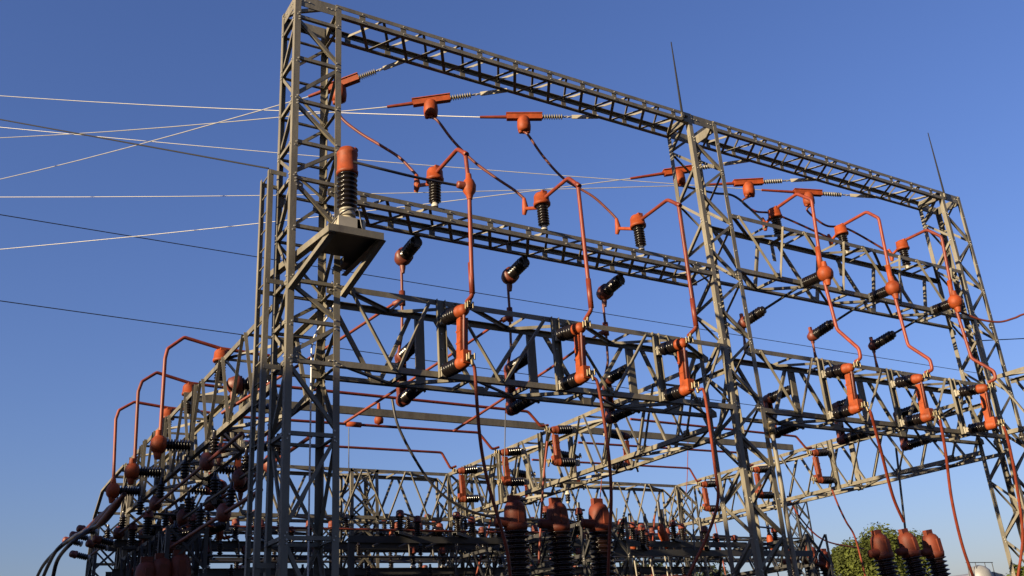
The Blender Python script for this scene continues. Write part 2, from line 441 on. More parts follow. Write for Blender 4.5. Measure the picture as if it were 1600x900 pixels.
def dome(L, r, r2=None):     # a rubber cap: skirt, body, rounded end
    r2 = r2 or r * 0.9
    return [(0, r * 0.55), (0.0, r), (L * 0.18, r * 1.03), (L * 0.2, r * 0.95), (L * 0.72, r2), (L * 0.88, r2 * 0.82), (L * 0.97, r2 * 0.45), (L, 0.0)]

def fuse_proto():
    t = thing('fuse_switch', (0, 0, 0), 'fuse switch', 'fuse switch')
    for zz, nm in ((0.36, 'upper'), (-0.48, 'lower')):
        ax = V((0, 1, -0.10 if nm == 'upper' else -0.04)).normalized()
        p0 = V((0, 0.16, zz))
        b = MB().box((0, 0.045, zz), X * 0.05, Y * 0.045, Z * 0.075).box((0, 0.12, zz), X * 0.03, Y * 0.035, Z * 0.05)
        b.bolt((0.05, 0.05, zz + .03), X); b.bolt((-0.05, 0.05, zz + .03), -X)
        br = b.build('bracket', [ZINC, BOLT], t)
        ins = MB().lathe(p0, ax, sheds(0.42, 0.116, 6, 0.5), 18).build('insulator', BLACK, t)
        e = p0 + ax * 0.415
        cap = MB().lathe(e, ax, [(0, .06), (0, .098), (.05, .105), (.055, .098), (.14, .094), (.19, .08), (.22, .045), (.225, 0)], 18)
        if nm == 'lower': cap.box(e + V((0, 0.17, 0.05)), X * 0.068, Y * 0.055, Z * 0.10)
        cap = cap.build('cap', ORANGE, t)
        capo = cap
        e2 = e + ax * 0.22
        cl = MB()
        cl.tube([e2, e2 + V((0.0, 0.12, 0.02))], 0.022, 8).box(e2 + V((0, 0.1, 0.02)), X * 0.05, Y * 0.022, Z * 0.03)
        for sx in (-1, 1):
            for sy in (0.07, 0.14): cl.lathe(e2 + V((0.045 * sx, sy, -0.03)), Z, [(0, 0.014), (0.10, 0.014)], 6)
        cl.tube([e2 + V((0, 0.12, 0.02)), e2 + V((0.0, 0.15, 0.12 if nm == 'upper' else -0.12))], 0.025, 8)
        cl.build('clamp', BRASS, capo)
    a, c = V((0, 0.73, 0.17)), V((0, 0.70, -0.50))     # barrel with its open sided orange cover
    ax = (a - c).normalized()
    cv = MB().channel(c + ax * 0.02, a, X, -Y, 0.13, 0.12, 0.013).box(a + V((0, -0.05, 0)), X * 0.067, Y * 0.055, Z * 0.012)
    cv.box(a * 0.72 + c * 0.28 + V((0, -0.07, 0)), X * 0.070, Y * 0.066, Z * 0.014).box(a * 0.45 + c * 0.55 + V((0, -0.07, 0)), X * 0.070, Y * 0.066, Z * 0.014)
    cv = cv.build('barrel_cover', ORANGE, t)
    MB().tube([a + ax * 0.1, c + V((0, -0.02, 0))], 0.024, 10).build('fuse_barrel', RUST, cv)
    return t

ZROT = lambda d: Matrix.Rotation(math.atan2(-d[0], d[1]), 3, 'Z')       # turns local +Y onto horizontal direction d
FU = fuse_proto()
for i, x in enumerate(PH):
    place(FU, (x, -0.022, 6.48), ZROT((0, -1)), 'orange fuse switch on the front of the lower truss ' + WH[i], 'orange fuse switches')
DF = [4.97, 7.17, 9.40]
for i, y in enumerate(DF):
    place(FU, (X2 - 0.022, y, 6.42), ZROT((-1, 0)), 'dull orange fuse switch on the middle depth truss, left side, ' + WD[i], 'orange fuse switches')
for i, y in enumerate(DF):
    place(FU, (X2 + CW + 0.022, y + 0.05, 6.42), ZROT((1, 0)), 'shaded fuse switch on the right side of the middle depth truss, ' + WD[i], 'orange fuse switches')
for i, y in enumerate(DF):
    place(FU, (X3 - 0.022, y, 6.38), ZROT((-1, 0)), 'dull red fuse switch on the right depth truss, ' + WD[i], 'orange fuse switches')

for i, y in enumerate(DF):
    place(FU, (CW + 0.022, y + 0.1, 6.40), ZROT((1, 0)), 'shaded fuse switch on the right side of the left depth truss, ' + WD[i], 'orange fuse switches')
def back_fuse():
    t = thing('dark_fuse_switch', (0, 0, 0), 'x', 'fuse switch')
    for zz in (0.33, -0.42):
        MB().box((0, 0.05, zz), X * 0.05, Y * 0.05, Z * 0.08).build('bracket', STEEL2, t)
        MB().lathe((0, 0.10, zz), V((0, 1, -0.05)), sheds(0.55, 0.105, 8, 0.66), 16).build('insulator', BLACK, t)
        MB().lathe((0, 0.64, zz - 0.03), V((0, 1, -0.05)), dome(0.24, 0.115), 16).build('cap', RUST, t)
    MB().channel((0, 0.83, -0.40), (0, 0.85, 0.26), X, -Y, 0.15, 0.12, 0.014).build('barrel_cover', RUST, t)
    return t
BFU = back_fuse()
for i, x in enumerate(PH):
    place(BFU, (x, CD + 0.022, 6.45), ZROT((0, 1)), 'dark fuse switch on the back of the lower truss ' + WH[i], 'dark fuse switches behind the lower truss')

def post_proto(name, L, r, n, capL, capr, m=BLACK, capm=ORANGE, foot=0.08):
    t = thing(name, (0, 0, 0), 'x', 'insulator')
    io = MB().lathe((0, 0, foot), Z, sheds(L, r, n, 0.66), 18).build('insulator', m, t)
    MB().lathe((0, 0, 0), Z, [(0, r * 0.55), (foot * 0.6, r * 0.55), (foot * 0.6, r * 0.42), (foot, r * 0.42)], 14).build('foot', PORC, io)
    c = MB().lathe((0, 0, foot + L - 0.02), Z, dome(capL, capr), 18)
    c.box((0, 0, foot + L + capL * 0.62), X * capr * 0.34, Y * capr * 0.82, Z * capL * 0.26)
    c.build('cap', capm, t)
    return t
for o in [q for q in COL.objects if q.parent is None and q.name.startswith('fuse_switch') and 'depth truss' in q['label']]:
    o.scale = (0.9, 0.9, 0.9)                     # smaller copies, recoloured dull red, on the depth trusses
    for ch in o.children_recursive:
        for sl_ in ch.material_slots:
            if sl_.material == ORANGE: sl_.link = 'OBJECT'; sl_.material = DULLRED
PA = post_proto('post_insulator', 0.42, 0.105, 8, 0.26, 0.15)
for i in range(3):
    place(PA, (PH[i], 0.03, BT + 0.01), (0, 0, 0), 'orange capped black post insulator standing on the middle girder ' + WH[i], 'orange capped post insulators')
for i in range(3, 6):
    place(PA, (PH[i], 0.36, 10.06), (0, 0, 0), 'orange capped black post insulator standing in the upper truss ' + WH[i], 'orange capped post insulators')
for i, y in enumerate(DP):
    place(PA, (0.40, y, DT + 0.02), (0, 0, 0), 'orange capped post insulator with pipe loop on the left depth truss, ' + WD[i], 'orange capped post insulators')
for i, x in enumerate(PH[3:]):
    MB().bar((x, 0.0, 10.045), (x, CD, 10.045), Z, 0.012, 0.12).build('mounting_plate', [STEEL], b2)

# pipe arms from the post insulators down to the fuse switches
def pipe(name, pts, r, label, cat, m=TUBE, group=None, couplings=(), cm=ORANGE, rb=0.06):
    pts = [V(p) for p in pts]
    t = thing(name, pts[0], label, cat, group)
    MB().tube(bend(pts, rb), r, 10).build('tube', m, t)
    for p, d, L, rr in couplings:
        MB().lathe(V(p) - V(d).normalized() * L / 2, d, [(0, r), (0, rr), (L, rr), (L, r)], 12).build('sleeve', cm, t)
    return t
PX = [[(715, 233), (727, 240), (733, 290), (738, 462)], [(888, 278), (903, 289), (924, 484)], [(1043, 312), (1060, 320), (1088, 512)]]
for i in range(3):
    x = PH[i]; pts = [V((x, 0.0, 9.46))] + [at(*p, x=x) for p in PX[i]] + [V((x, -0.88, 6.86))]
    c = [(pts[2] + Z * 0.0, pts[1] - pts[2], 0.12, 0.042), (pts[-2] + Z * 0.28, Z, 0.5, 0.044)]
    pipe('bus_pipe', pts, 0.034, 'orange pipe arm dropping from the middle girder insulator ' + WH[i], 'bus pipe', TUBE, 'orange pipe arms', c, TUBE)
PX = [[(1245, 303), (1268, 312), (1285, 428), (1308, 515), (1342, 545), (1345, 560)], [(1354, 331), (1373, 341), (1396, 455), (1419, 540), (1453, 562), (1457, 578)],
      [(1448, 359), (1471, 370), (1492, 477), (1518, 560), (1553, 580), (1556, 592)]]
for i in range(3):
    x = PH[i + 3]; pts = [V((x, 0.33, 10.76))] + [at(*p, x=x) for p in PX[i]] + [V((x, -0.88, 6.86))]
    pipe('bus_pipe', pts, 0.036, 'long bent orange pipe arm from the upper truss insulator ' + WH[i + 3], 'bus pipe', TUBE, 'orange pipe arms',
         [(pts[3] + Z * 0.35, pts[2] - pts[3], 0.5, 0.055)], ORANGE)
PX = [[(288, 527), (262, 545), (258, 560), (250, 686)], [(245, 582), (222, 596), (216, 612), (210, 728)], [(210, 628), (186, 641), (181, 655), (177, 758)]]
for i in range(3):
    y = DP[i]; pts = [V((1.35, y, 7.78)), V((0.40, y, 7.82))] + [at(*p, y=y) for p in PX[i]]
    pipe('bus_pipe', pts, 0.034, 'dark red pipe loop over the side of the left depth truss, ' + WD[i], 'bus pipe', TUBE, 'red pipe loops', (), rb=0.03)

# side insulators of the left depth truss with round covers
def side_proto():
    t = thing('side_insulator', (0, 0, 0), 'x', 'insulator')
    MB().box((0, 0.03, 0), X * 0.07, Y * 0.03, Z * 0.09).build('bracket', STEEL2, t)
    MB().lathe((0, 0.05, 0), Y, sheds(0.46, 0.115, 9, 0.6), 18).build('insulator', BLACK, t)
    c = MB().lathe((0, 0.49, 0), Y, [(0, .07), (0, .13), (.05, .165), (.12, .175), (.19, .15), (.24, .09), (.26, 0)], 18)
    c.lathe((0, 0.61, -0.26), Z, [(0, .05), (0.1, .075), (.3, .08), (.52, .05)], 12)
    c.build('round_cover', ORANGE, t)
    return t
SI = side_proto()
for i, y in enumerate(DP):
    place(SI, (-0.004, y, 5.90), ZROT((-1, 0)), 'black insulator with round orange cover beside the left truss, ' + WD[i], 'horizontal side insulators')
# spheres on the lower chord of the upper right truss
for i in range(3, 6):
    place(SI, (PH[i], -0.004, 8.84), ZROT((0, -1)), 'short black insulator with round orange cover on the upper truss ' + WH[i], 'horizontal side insulators')
# operating rods and rear insulators reaching through the upper right truss
def rod_ins():
    t = thing('rod_insulator', (0, 0, 0), 'x', 'insulator')
    MB().tube([(0, 0, 0), (0, 1.05, -0.16)], 0.028, 8).build('rod', STEEL2, t)
    MB().lathe((0, 1.0, -0.15), V((0, 1, -0.16)), [(0, .04), (0, .09), (.05, .09)] + [(h + .05, r) for h, r in sheds(0.5, 0.12, 7, 0.72)], 16).build('insulator', BLACK, t)
    c = MB().lathe((0, 1.53, -0.235), V((0, 1, -0.16)), [(0, .08), (0, .125), (.12, .125), (.2, .09), (.21, 0)], 14)
    c.box((0, 1.66, -0.22), X * 0.03, Y * 0.03, Z * 0.2)
    c.build('cap', RUST, t)
    MB().tube([(0, 1.66, -0.3), (0, 1.67, -0.62), (0, 1.67, -0.95)], [0.028, 0.028, 0.05], 8).build('drop_rod', RUST, t)
    return t
RI = rod_ins()
for i in range(3, 6):
    place(RI, (PH[i], CD - 0.55, 8.81), (0, 0, 0), 'black insulator on a rod behind the upper truss ' + WH[i], 'rod insulators')

# slanting insulators under the middle girder
def hang_proto():
    t = thing('hanging_insulator', (0, 0, 0), 'x', 'insulator')
    MB().box((0, 0.0, -0.09), X * 0.05, Y * 0.008, Z * 0.13).build('bracket', STEEL2, t)
    ax = V((0, 1, -0.10)).normalized()
    MB().lathe((0, 0.03, -0.10), ax, [(0, .05), (0, .11), (.05, .11)] + [(h + .05, r) for h, r in sheds(0.42, 0.12, 6, 0.7)], 16).build('insulator', BLACK, t)
    c = MB().lathe((0, 0.48, -0.145), ax, [(0, .09), (0, .15), (.12, .155), (.22, .12), (.26, .05), (.27, 0)], 16)
    c.lathe((0, 0.62, -0.14), -Z, [(0, .06), (.2, .05), (.3, .03)], 10)
    c.build('cap', RUST, t)
    return t
HP = hang_proto()
for i in range(3):
    place(HP, (PH[i], 0.72, BF + 0.03), (0, 0, 0), 'dark slanting insulator hanging under the middle girder ' + WH[i], 'hanging insulators')
    p = V((PH[i], 1.36, BF - 0.20)); x = PH[i]
    e = V((x, 1.36, 7.75))
    pipe('drop_lead', [p, e, V((x, 1.40, 7.1)), V((x, 1.62, 6.7))], 0.024, 'dark red drop lead below the hanging insulator ' + WH[i], 'drop lead', RUST, 'drop leads of the left bay',
         [(e, Z, 0.26, 0.055)], RUST)
    a = V((x, 1.36, 7.70)); b = a + V((-0.9, 0.55, -0.62))
    pipe('branch_lead', [a, a + V((-0.12, 0.05, -0.04)), b, b + V((-1.6, 1.2, -1.1))], 0.026, 'red branch lead slanting off the drop lead ' + WH[i], 'branch lead', TUBE, 'branch leads of the left bay',
         [(a + V((-.06, .02, -.02)), V((-.9, .5, -.5)), 0.2, 0.05)], RUST)

# ------------------------------------------------------------------ strain insulators, line wires and jumpers
SPX = [((628, 95), (482, 151)), ((788, 139), (605, 167)), ((932, 177), (750, 183)), ((1155, 246), (985, 279)), ((1236, 278), (1100, 289)), ((1324, 301), (1190, 297))]
FAR = [(-80, 298), (-80, 219), (-80, 144), (-80, 397), (-80, 308), (-80, 191)]
CLAMP = []
for i in range(6):
    A = V((PH[i] - 0.2, CD + 0.0, ZF + 0.02)); B = at(*SPX[i][1], y=1.75)
    Efar = at(*FAR[i], y=15)
    t = thing('strain_insulator', A, 'grey strain insulator with orange cover under the top girder ' + WH[i], 'strain insulator', 'strain insulators')
    d = (B - A); L = d.length; d.normalize(); side = d.cross(Z).normalized(); up = side.cross(d)
    k = L / 2.25
    p = lambda s_: A + d * s_ * k
    so_ = MB().bar(p(-0.06), p(0.46), side, 0.02, 0.085).build('strap', CREAM, t)
    ch = MB()
    for q in range(4):
        ch.tube([p(0.45 + 0.045 * q) + (side if q % 2 else up) * 0.018, p(0.47 + 0.045 * q) + (side if q % 2 else up) * 0.02, p(0.50 + 0.045 * q)], 0.010, 6)
        ch.tube([p(0.45 + 0.045 * q) - (side if q % 2 else up) * 0.018, p(0.47 + 0.045 * q) - (side if q % 2 else up) * 0.02, p(0.50 + 0.045 * q)], 0.010, 6)
    ch.build('chain_link', ZINC, so_, A)
    MB().lathe(p(0.64), d, sheds(0.42 * k, 0.058, 9, 0.42), 14).build('insulator', GREYINS, t)
    c0 = p(1.05); hz = V((d.x, d.y, d.z))
    c = MB()
    c.box(c0 + hz * 0.36, hz * 0.36, side * 0.055, up * 0.062)                       # horizontal arm of the T
    c.box(c0 + hz * 0.36 + up * 0.066, hz * 0.37, side * 0.075, up * 0.008)
    cc = c0 + hz * 0.38 - Z * 0.16
    c.lathe(cc + Z * 0.14, -Z, [(0, .10), (.06, .13), (.2, .14), (.3, .13), (.33, .08), (.33, 0)], 14)
    for q in (-1, 0, 1): c.lathe(cc - Z * 0.16 + hz * 0.075 * q, -Z, [(0, .045), (.05, .045), (.06, .03), (.06, 0)], 8)
    c.build('line_cover', ORANGE, t)
    MB().tube([c0 + hz * 0.70, B], [0.036, 0.028], 10).build('sleeve', TUBE, t)
    CLAMP.append(cc - Z * 0.2)
    dd = (Efar - B)
    w = []
    for q in range(25):
        f = q / 24 * 3.2; pt = B + dd * f; w.append(pt - Z * (0.10 * math.sin(math.pi * min(f, 1.0)) if f < 1 else 0))
    tag(MB().tube(w, 0.0105, 6).build('line_wire', WIRE if i != 9 else DWIRE, None, B), 'pale overhead wire running left from strain insulator ' + WH[i], 'overhead wire', 'overhead line wires')

def cable(name, px, P0, P1, r, label, cat, m, group=None, n=8):
    d0, d1 = depth(P0), depth(P1)
    pts = [V(P0)] + trace([(0, 0)] if False else px, d0 + (d1 - d0) * 0.12, d1 - (d1 - d0) * 0.12) + [V(P1)]
    o = MB().tube(smooth(pts, n), r, 8).build(name, m, None, P0)
    return tag(o, label, cat, group)

# end forks of the jumpers at each post insulator
FORK = []
for i in range(3):
    x = PH[i]; q = [(652, 290), (821, 326), (966, 357)][i]
    e = at(*q, x=x); top = e + V((0, 0.02, 0.22))
    t = thing('jumper_fork', e, 'orange fork clamp joining jumper and post insulator ' + WH[i], 'cable clamp', 'jumper forks')
    MB().tube([top, e + Z * 0.02, e - Z * 0.1 + V((0, 0.06, 0))], [0.032, 0.06, 0.035], 10).build('clamp_body', ORANGE, t)
    MB().tube([e, V((x, 0.08, 9.33))], 0.034, 10).build('arm', ORANGE, t)
    FORK.append(top)
JP = [[(532, 182), (560, 206), (596, 228), (624, 246), (642, 264)], [(685, 190), (708, 220), (740, 252), (775, 278), (802, 296)], [(826, 212), (850, 246), (882, 280), (925, 306), (950, 328)]]
for i in range(3):
    cable('jumper_cable', JP[i], CLAMP[i], FORK[i], 0.026, 'dark and red jumper cable curving down from the strain insulator ' + WH[i], 'jumper cable', RUST, 'jumper cables')
JP = [[(1090, 296), (1118, 302), (1150, 308), (1168, 316)], [(1160, 315), (1180, 330), (1215, 336), (1250, 333), (1275, 340)], [(1262, 330), (1290, 352), (1325, 358), (1352, 366)]]
for i in range(3):
    x = PH[i + 3]; e = V((x, 0.55, 10.55))
    cable('jumper_cable', [(a, b) for a, b in JP[i]][:3], CLAMP[i + 3], V((x, 0.72, 10.62)), 0.026, 'dark jumper cable sagging to the upper truss insulator ' + WH[i + 3], 'jumper cable', RUST if i else CABLE, 'jumper cables')
    t = thing('jumper_fork', e, 'orange fork clamp joining jumper and post insulator ' + WH[i + 3], 'cable clamp', 'jumper forks')
    MB().tube([(x, 0.74, 10.72), (x, 0.70, 10.52), (x, 0.72, 10.40)], [0.03, 0.062, 0.035], 10).build('clamp_body', ORANGE, t)
    MB().tube([(x, 0.70, 10.54), (x, 0.42, 10.66)], 0.032, 10).build('arm', ORANGE, t)

# long dark wires crossing behind the gantry
for (a, b, y, l) in (((-300, 286), (1900, 640), 16, 'thin dark wire crossing behind the towers below the middle girder'),
                     ((-300, 428), (1900, 728), 17, 'thin dark wire crossing the picture behind the lower truss')):
    P0, P1 = at(*a, y=y), at(*b, y=y)
    tag(MB().tube([P0.lerp(P1, k / 20) - Z * (0.12 * math.sin(math.pi * k / 20)) for k in range(21)], 0.014, 6).build('line_wire', DWIRE, None, P0), l, 'overhead wire', 'dark crossing wires')
P0 = V((-0.27, 0.25, 9.07)); P1 = at(-80, 172, y=9)
tag(MB().tube([P0, P0 + (P1 - P0) * 3], 0.013, 6).build('line_wire', DWIRE, None, P0), 'thin dark wire running left from the top of the ladder', 'overhead wire')
P0 = V((X3 + CW, CD, 8.62)); P1 = at(1640, 527, y=2.5)
tag(MB().tube([P0, P0 + (P1 - P0) * 3], 0.013, 6).build('line_wire', DWIRE, None, P0), 'thin dark wire leaving the right tower out of frame', 'overhead wire')
P0 = V((PH[5], -0.45, 8.78)); Q = [at(1512, 492, d=depth(P0)), at(1535, 500, d=depth(P0)), at(1562, 503, d=depth(P0)), at(1585, 497, d=depth(P0)), at(1610, 489, d=depth(P0)), at(1700, 480, d=depth(P0))]
tag(MB().tube(smooth([P0] + Q), 0.024, 8).build('jumper_cable', RUST, None, P0), 'red cable sagging right from the last round cover past the right tower', 'jumper cable')

# ------------------------------------------------------------------ lightning rods
for x, l in ((8.30, 'thin dark lightning rod standing on the top girder by the middle tower'), (17.0, 'thin dark lightning rod standing on top of the right tower')):
    t = thing('lightning_rod', (x, 0.0, 12.32), l, 'lightning rod', 'lightning rods')
    MB().tube([(x, -0.02, 12.1), (x, -0.02, 13.0), (x + 0.0, -0.02, 14.06)], [0.026, 0.02, 0.011], 8).build('rod', DWIRE, t)
    MB().box((x, -0.025, 12.22), X * 0.03, Y * 0.018, Z * 0.05).build('clamp', STEEL, t)

# ------------------------------------------------------------------ ladder
t = thing('ladder', (-0.30, 0.2, 0), 'narrow steel ladder fixed to the left side of the left tower', 'ladder')
LX = -0.27; la, lb = 0.22, 0.66
for y in (la, lb): MB().lbar((LX, y, 0.1), (LX, y, 9.05), X, Y * (1 if y == la else -1), 0.075, 0.008).build('rail', [STEEL], t)
for k in range(30): MB().tube([(LX + 0.03, la + 0.009, 0.35 + k * 0.298), (LX + 0.03, lb - 0.009, 0.35 + k * 0.298)], 0.011, 6).build('rung', [STEEL], t)
for z in (9.0, 7.2, 5.9, 3.2):
    MB().bar((LX + 0.02, la - 0.01, z), (0.0, la - 0.01, z), Z, 0.07, 0.012).build('standoff', [STEEL], t)
    MB().bar((LX + 0.02, lb + 0.01, z), (0.0, lb + 0.01, z), Z, 0.07, 0.012).build('standoff', [STEEL], t)

# ------------------------------------------------------------------ platform and the large arrester on it
PZ = 7.62
t = thing('platform', (0.45, -0.5, PZ), 'small steel platform bracketed off the front of the left tower', 'platform')
MB().box((0.665, -0.495, PZ + 0.05), X * 0.41, Y * 0.46, Z * 0.006).box((0.955, 0.20, PZ + 0.05), X * 0.12, Y * 0.23, Z * 0.006).build('deck', STEEL2, t)
MB().channel((0.245, -0.965, PZ + 0.02), (1.085, -0.965, PZ + 0.02), Z, Y, 0.11, 0.05, 0.008).build('edge_beam', [STEEL], t)
MB().lbar((1.075, -0.91, PZ - 0.045), (1.075, 0.45, PZ - 0.045), Z, -X, 0.085, 0.009).build('side_beam', [STEEL], t)
MB().lbar((0.25, -0.96, PZ - 0.045), (-0.02, 1.15, PZ - 0.045), Z, X, 0.10, 0.010).build('side_beam', [STEEL], t)
MB().lbar((0.84, -0.03, PZ - 0.05), (0.84, 0.45, PZ - 0.05), Z, X, 0.08, 0.009).build('side_beam', [STEEL], t)
for xa, xb in ((0.30, 0.0), (1.05, 0.80)):
    MB().lbar((xa, -0.95, PZ - 0.02), (xb, -0.016, 7.02), X, Z, 0.085, 0.009).build('support_brace', [STEEL], t)
ax0 = V((0.66, -0.62, PZ + 0.06))
t = thing('surge_arrester', ax0, 'tall black insulator with orange cap on a cream tank on the platform', 'surge arrester')
b = MB().box(ax0 + Z * 0.125, X * 0.205, Y * 0.19, Z * 0.125).lathe(ax0 + Z * 0.25, Z, [(0, .15), (.04, .13), (.06, .10), (.10, .10)], 16)
b.box(ax0 + V((0.12, -0.14, 0.16)), X * 0.04, Y * 0.05, Z * 0.08)
b.build('tank', CREAM, t)
MB().lathe(ax0 + Z * 0.34, Z, [(0, .09), (0, .125), (.03, .125), (.03, .11), (.09, .11), (.09, .12), (.12, .12), (.12, .09)], 18).build('collar', ZINC, t)
MB().lathe(ax0 + Z * 0.46, Z, sheds(0.60, 0.152, 8, 0.74), 24).build('insulator', BLACK, t)
c = MB().lathe(ax0 + Z * 1.04, Z, [(0, .1), (0, .160), (.05, .165), (.06, .155), (.32, .150), (.34, .158), (.37, .158), (.38, .145), (.44, .12), (.47, .07), (.48, 0)], 24)
c.lathe(ax0 + V((0.06, -0.02, 1.42)), V((0.4, 0.1, 0.5)), [(0, .05), (.12, .045), (.14, .02), (.14, 0)], 10)
c.build('cap', ORANGE, t)
MB().tube(smooth([ax0 + V((0.05, -0.16, 0.42)), ax0 + V((-0.1, -0.2, 0.34)), ax0 + V((-0.22, -0.12, 0.22)), ax0 + V((-0.3, 0.1, 0.02))], 6), 0.012, 6).build('earth_lead', CABLE, t)
MB().tube(smooth([ax0 + V((0.12, -0.16, 0.40)), ax0 + V((0.13, -0.19, 0.24)), ax0 + V((0.16, -0.19, 0.1)), ax0 + V((0.22, -0.17, 0.03))], 6), 0.012, 6).build('earth_lead', CABLE, t)
x = PH[0]; B = at(733, 292, x=x); A = at(552, 253, d=depth(ax0) + 0.05)
t = thing('cable_clamp', B, 'round orange clamp on the first pipe arm where the black cable joins', 'cable clamp')
MB().lathe(B + Z * -0.22, Z, [(0, .04), (.08, .06), (.14, .10), (.24, .11), (.32, .08), (.36, .05), (.44, .045)], 14).build('clamp_body', ORANGE, t)
MB().lathe(B, (A - B), [(0, .07), (.18, .06), (.2, .05), (.2, .0)], 12).build('cable_sleeve', RUST, t)
cable('jumper_cable', [(600, 265), (650, 277), (700, 287)], A, B, 0.022, 'thick black cable from the platform insulator to the first pipe arm', 'jumper cable', CABLE)

# white conduit and grey conduit on the towers
P0 = at(519, 440, y=CD - 0.1)
q = [(523, 470), (512, 495), (494, 520), (487, 545)]
pts = [P0] + [at(*p, y=CD - 0.1) for p in q] ; last = pts[-1]
tag(MB().tube(smooth(pts + [V((last.x, last.y, 6.0)), V((last.x, last.y, 3.0)), V((last.x, last.y, 0.1))], 6), 0.014, 8).build('conduit', WHITE, None, P0), 'thin white conduit running down inside the left tower', 'conduit')
t = thing('conduit', (X2 + CW + 0.05, -0.08, 0), 'grey steel conduit pipe strapped to the middle tower', 'conduit')
MB().tube([(X2 + CW + 0.02, -0.07, 0.1), (X2 + CW + 0.02, -0.07, 5.75)], 0.042, 12).build('pipe', STEEL, t)
MB().lathe((X2 + CW + 0.02, -0.07, 5.5), Z, [(0, .045), (0, .065), (.22, .065), (.22, .04)], 12).build('collar', BRASS, t)

# ------------------------------------------------------------------ drop leads from the lower fuse terminals
DL = [[(742, 580), (746, 640), (752, 700), (764, 760), (790, 850), (798, 905)],
      [(934, 600), (943, 650), (952, 720), (955, 780), (952, 850), (950, 905)],
      [(1100, 612), (1108, 660), (1117, 730), (1122, 780), (1108, 830), (1085, 880), (1070, 910)],
      [(1362, 650), (1378, 710), (1395, 775), (1412, 815)], [(1470, 662), (1478, 710), (1487, 780), (1503, 850), (1522, 905)], [(1573, 680), (1582, 720), (1592, 780), (1598, 840), (1590, 905)]]
for i in range(6):
    x = PH[i]; P0 = V((x, -0.95, 5.88)); d0 = depth(P0)
    d1 = d0 - 0.3 if i < 3 else d0 + (0.9 if i == 3 else 0.2)
    pts = [P0] + trace(DL[i], d0, d1)
    tag(MB().tube(smooth(pts), 0.026 if i < 3 else 0.03, 8).build('drop_cable', TUBE, None, P0), 'thin red drop cable hanging from the fuse switch ' + WH[i], 'drop cable', 'red drop cables')
for (px, y, l) in (([(1300, 765), (1310, 790), (1322, 815), (1336, 840), (1352, 900)], 4.6, 'dark red cable hanging from the right depth truss towards the tree'),
                   ([(1400, 700), (1408, 770), (1415, 832)], 1.2, 'straight dark cable beside the fourth drop cable'),
                   ([(1230, 775), (1255, 815), (1290, 845), (1350, 858)], 8.0, 'dark red cable slanting down to the right behind the middle tower'),
                   ([(612, 620), (622, 665), (650, 720), (680, 762), (720, 792), (770, 808), (830, 812)], 5.5, 'thick dark cable sagging through the left bay'),
                   ([(855, 690), (850, 740), (846, 800), (842, 880)], 4.2, 'red cable hanging from the first fuse switch of the middle depth truss'),
                   ([(1075, 690), (1074, 740), (1072, 770)], 9.4, 'thin red lead hanging between middle and right trusses'),
                   ([(944, 700), (940, 750), (932, 850)], 6.3, 'thin red lead hanging behind the second drop cable'),
                   ([(790, 630), (789, 690), (788, 745)], 5.0, 'thin dark lead hanging from the bus pipe in the left bay'),
                   ([(545, 668), (545, 700), (545, 740)], 8.4, 'very thin dark lead hanging beside the left tower')):
    P0 = at(*px[0], y=y); pts = [P0] + [at(*p, y=y + 0.05 * k) for k, p in enumerate(px[1:])]
    tag(MB().tube(smooth(pts), 0.03 if 'thick' in l else (0.012 if 'thin' in l else 0.024), 8).build('drop_cable', CABLE if 'dark lead' in l or 'thick' in l or 'straight' in l else TUBE, None, P0), l, 'drop cable', 'loose cables')

# ------------------------------------------------------------------ bus pipes across the left bay and steel cross channels
BPX = [(4.97, [(530, 612), (825, 643), (845, 666)]), (7.17, [(540, 664), (748, 676), (769, 702)]), (9.40, [(460, 695), (690, 707), (704, 732)])]
for i, (y, px) in enumerate(BPX):
    e = [at(*p, y=y) for p in px]; z = (e[0].z + e[1].z) / 2
    p0 = V((1.3, y, e[0].z + (e[0].z - e[1].z) * 0.0)); pts = [p0, e[1], e[2], V((X2 - 0.78, y, 6.80))]
    c = [(e[1].lerp(p0, 0.55), X, 0.35, 0.06)] if i == 1 else []
    t = pipe('bus_pipe', pts, 0.032, 'horizontal red bus pipe across the left bay, ' + WD[i], 'bus pipe', TUBE, 'horizontal bus pipes', c)
    pts2 = [p + V((X2 - 0.0, 0, 0)) for p in pts]; pts2[0] = V((X2 + 1.6, y, pts[0].z))
    t = pipe('bus_pipe', pts2, 0.03, 'horizontal red bus pipe behind the right bay, ' + WD[i], 'bus pipe', TUBE, 'horizontal bus pipes')
q = at(592, 655, y=7.17)
t = thing('cable_clamp', q, 'small orange drop clamp hanging on the second bus pipe', 'cable clamp')
MB().lathe(q - Z * 0.12, Z, [(0, .03), (.03, .10), (.12, .11), (.2, .07), (.3, .05), (.45, .035), (.5, .035)], 14).build('clamp_body', ORANGE, t)
for x0, x1, l in ((0.0, X2 - 0.05, 'long grey steel channel lying across the left bay behind the lower truss'), (X2 + CW, X3 - 0.02, 'long grey steel channel lying across the right bay behind the lower truss')):
    tag(MB().channel((x0, 6.2, 7.13), (x1, 6.2, 7.13), Z, Y, 0.16, 0.07, 0.01).build('cross_channel', [STEEL], None, (x0, 6.2, 7.13)), l, 'steel beam', 'grey cross channels')

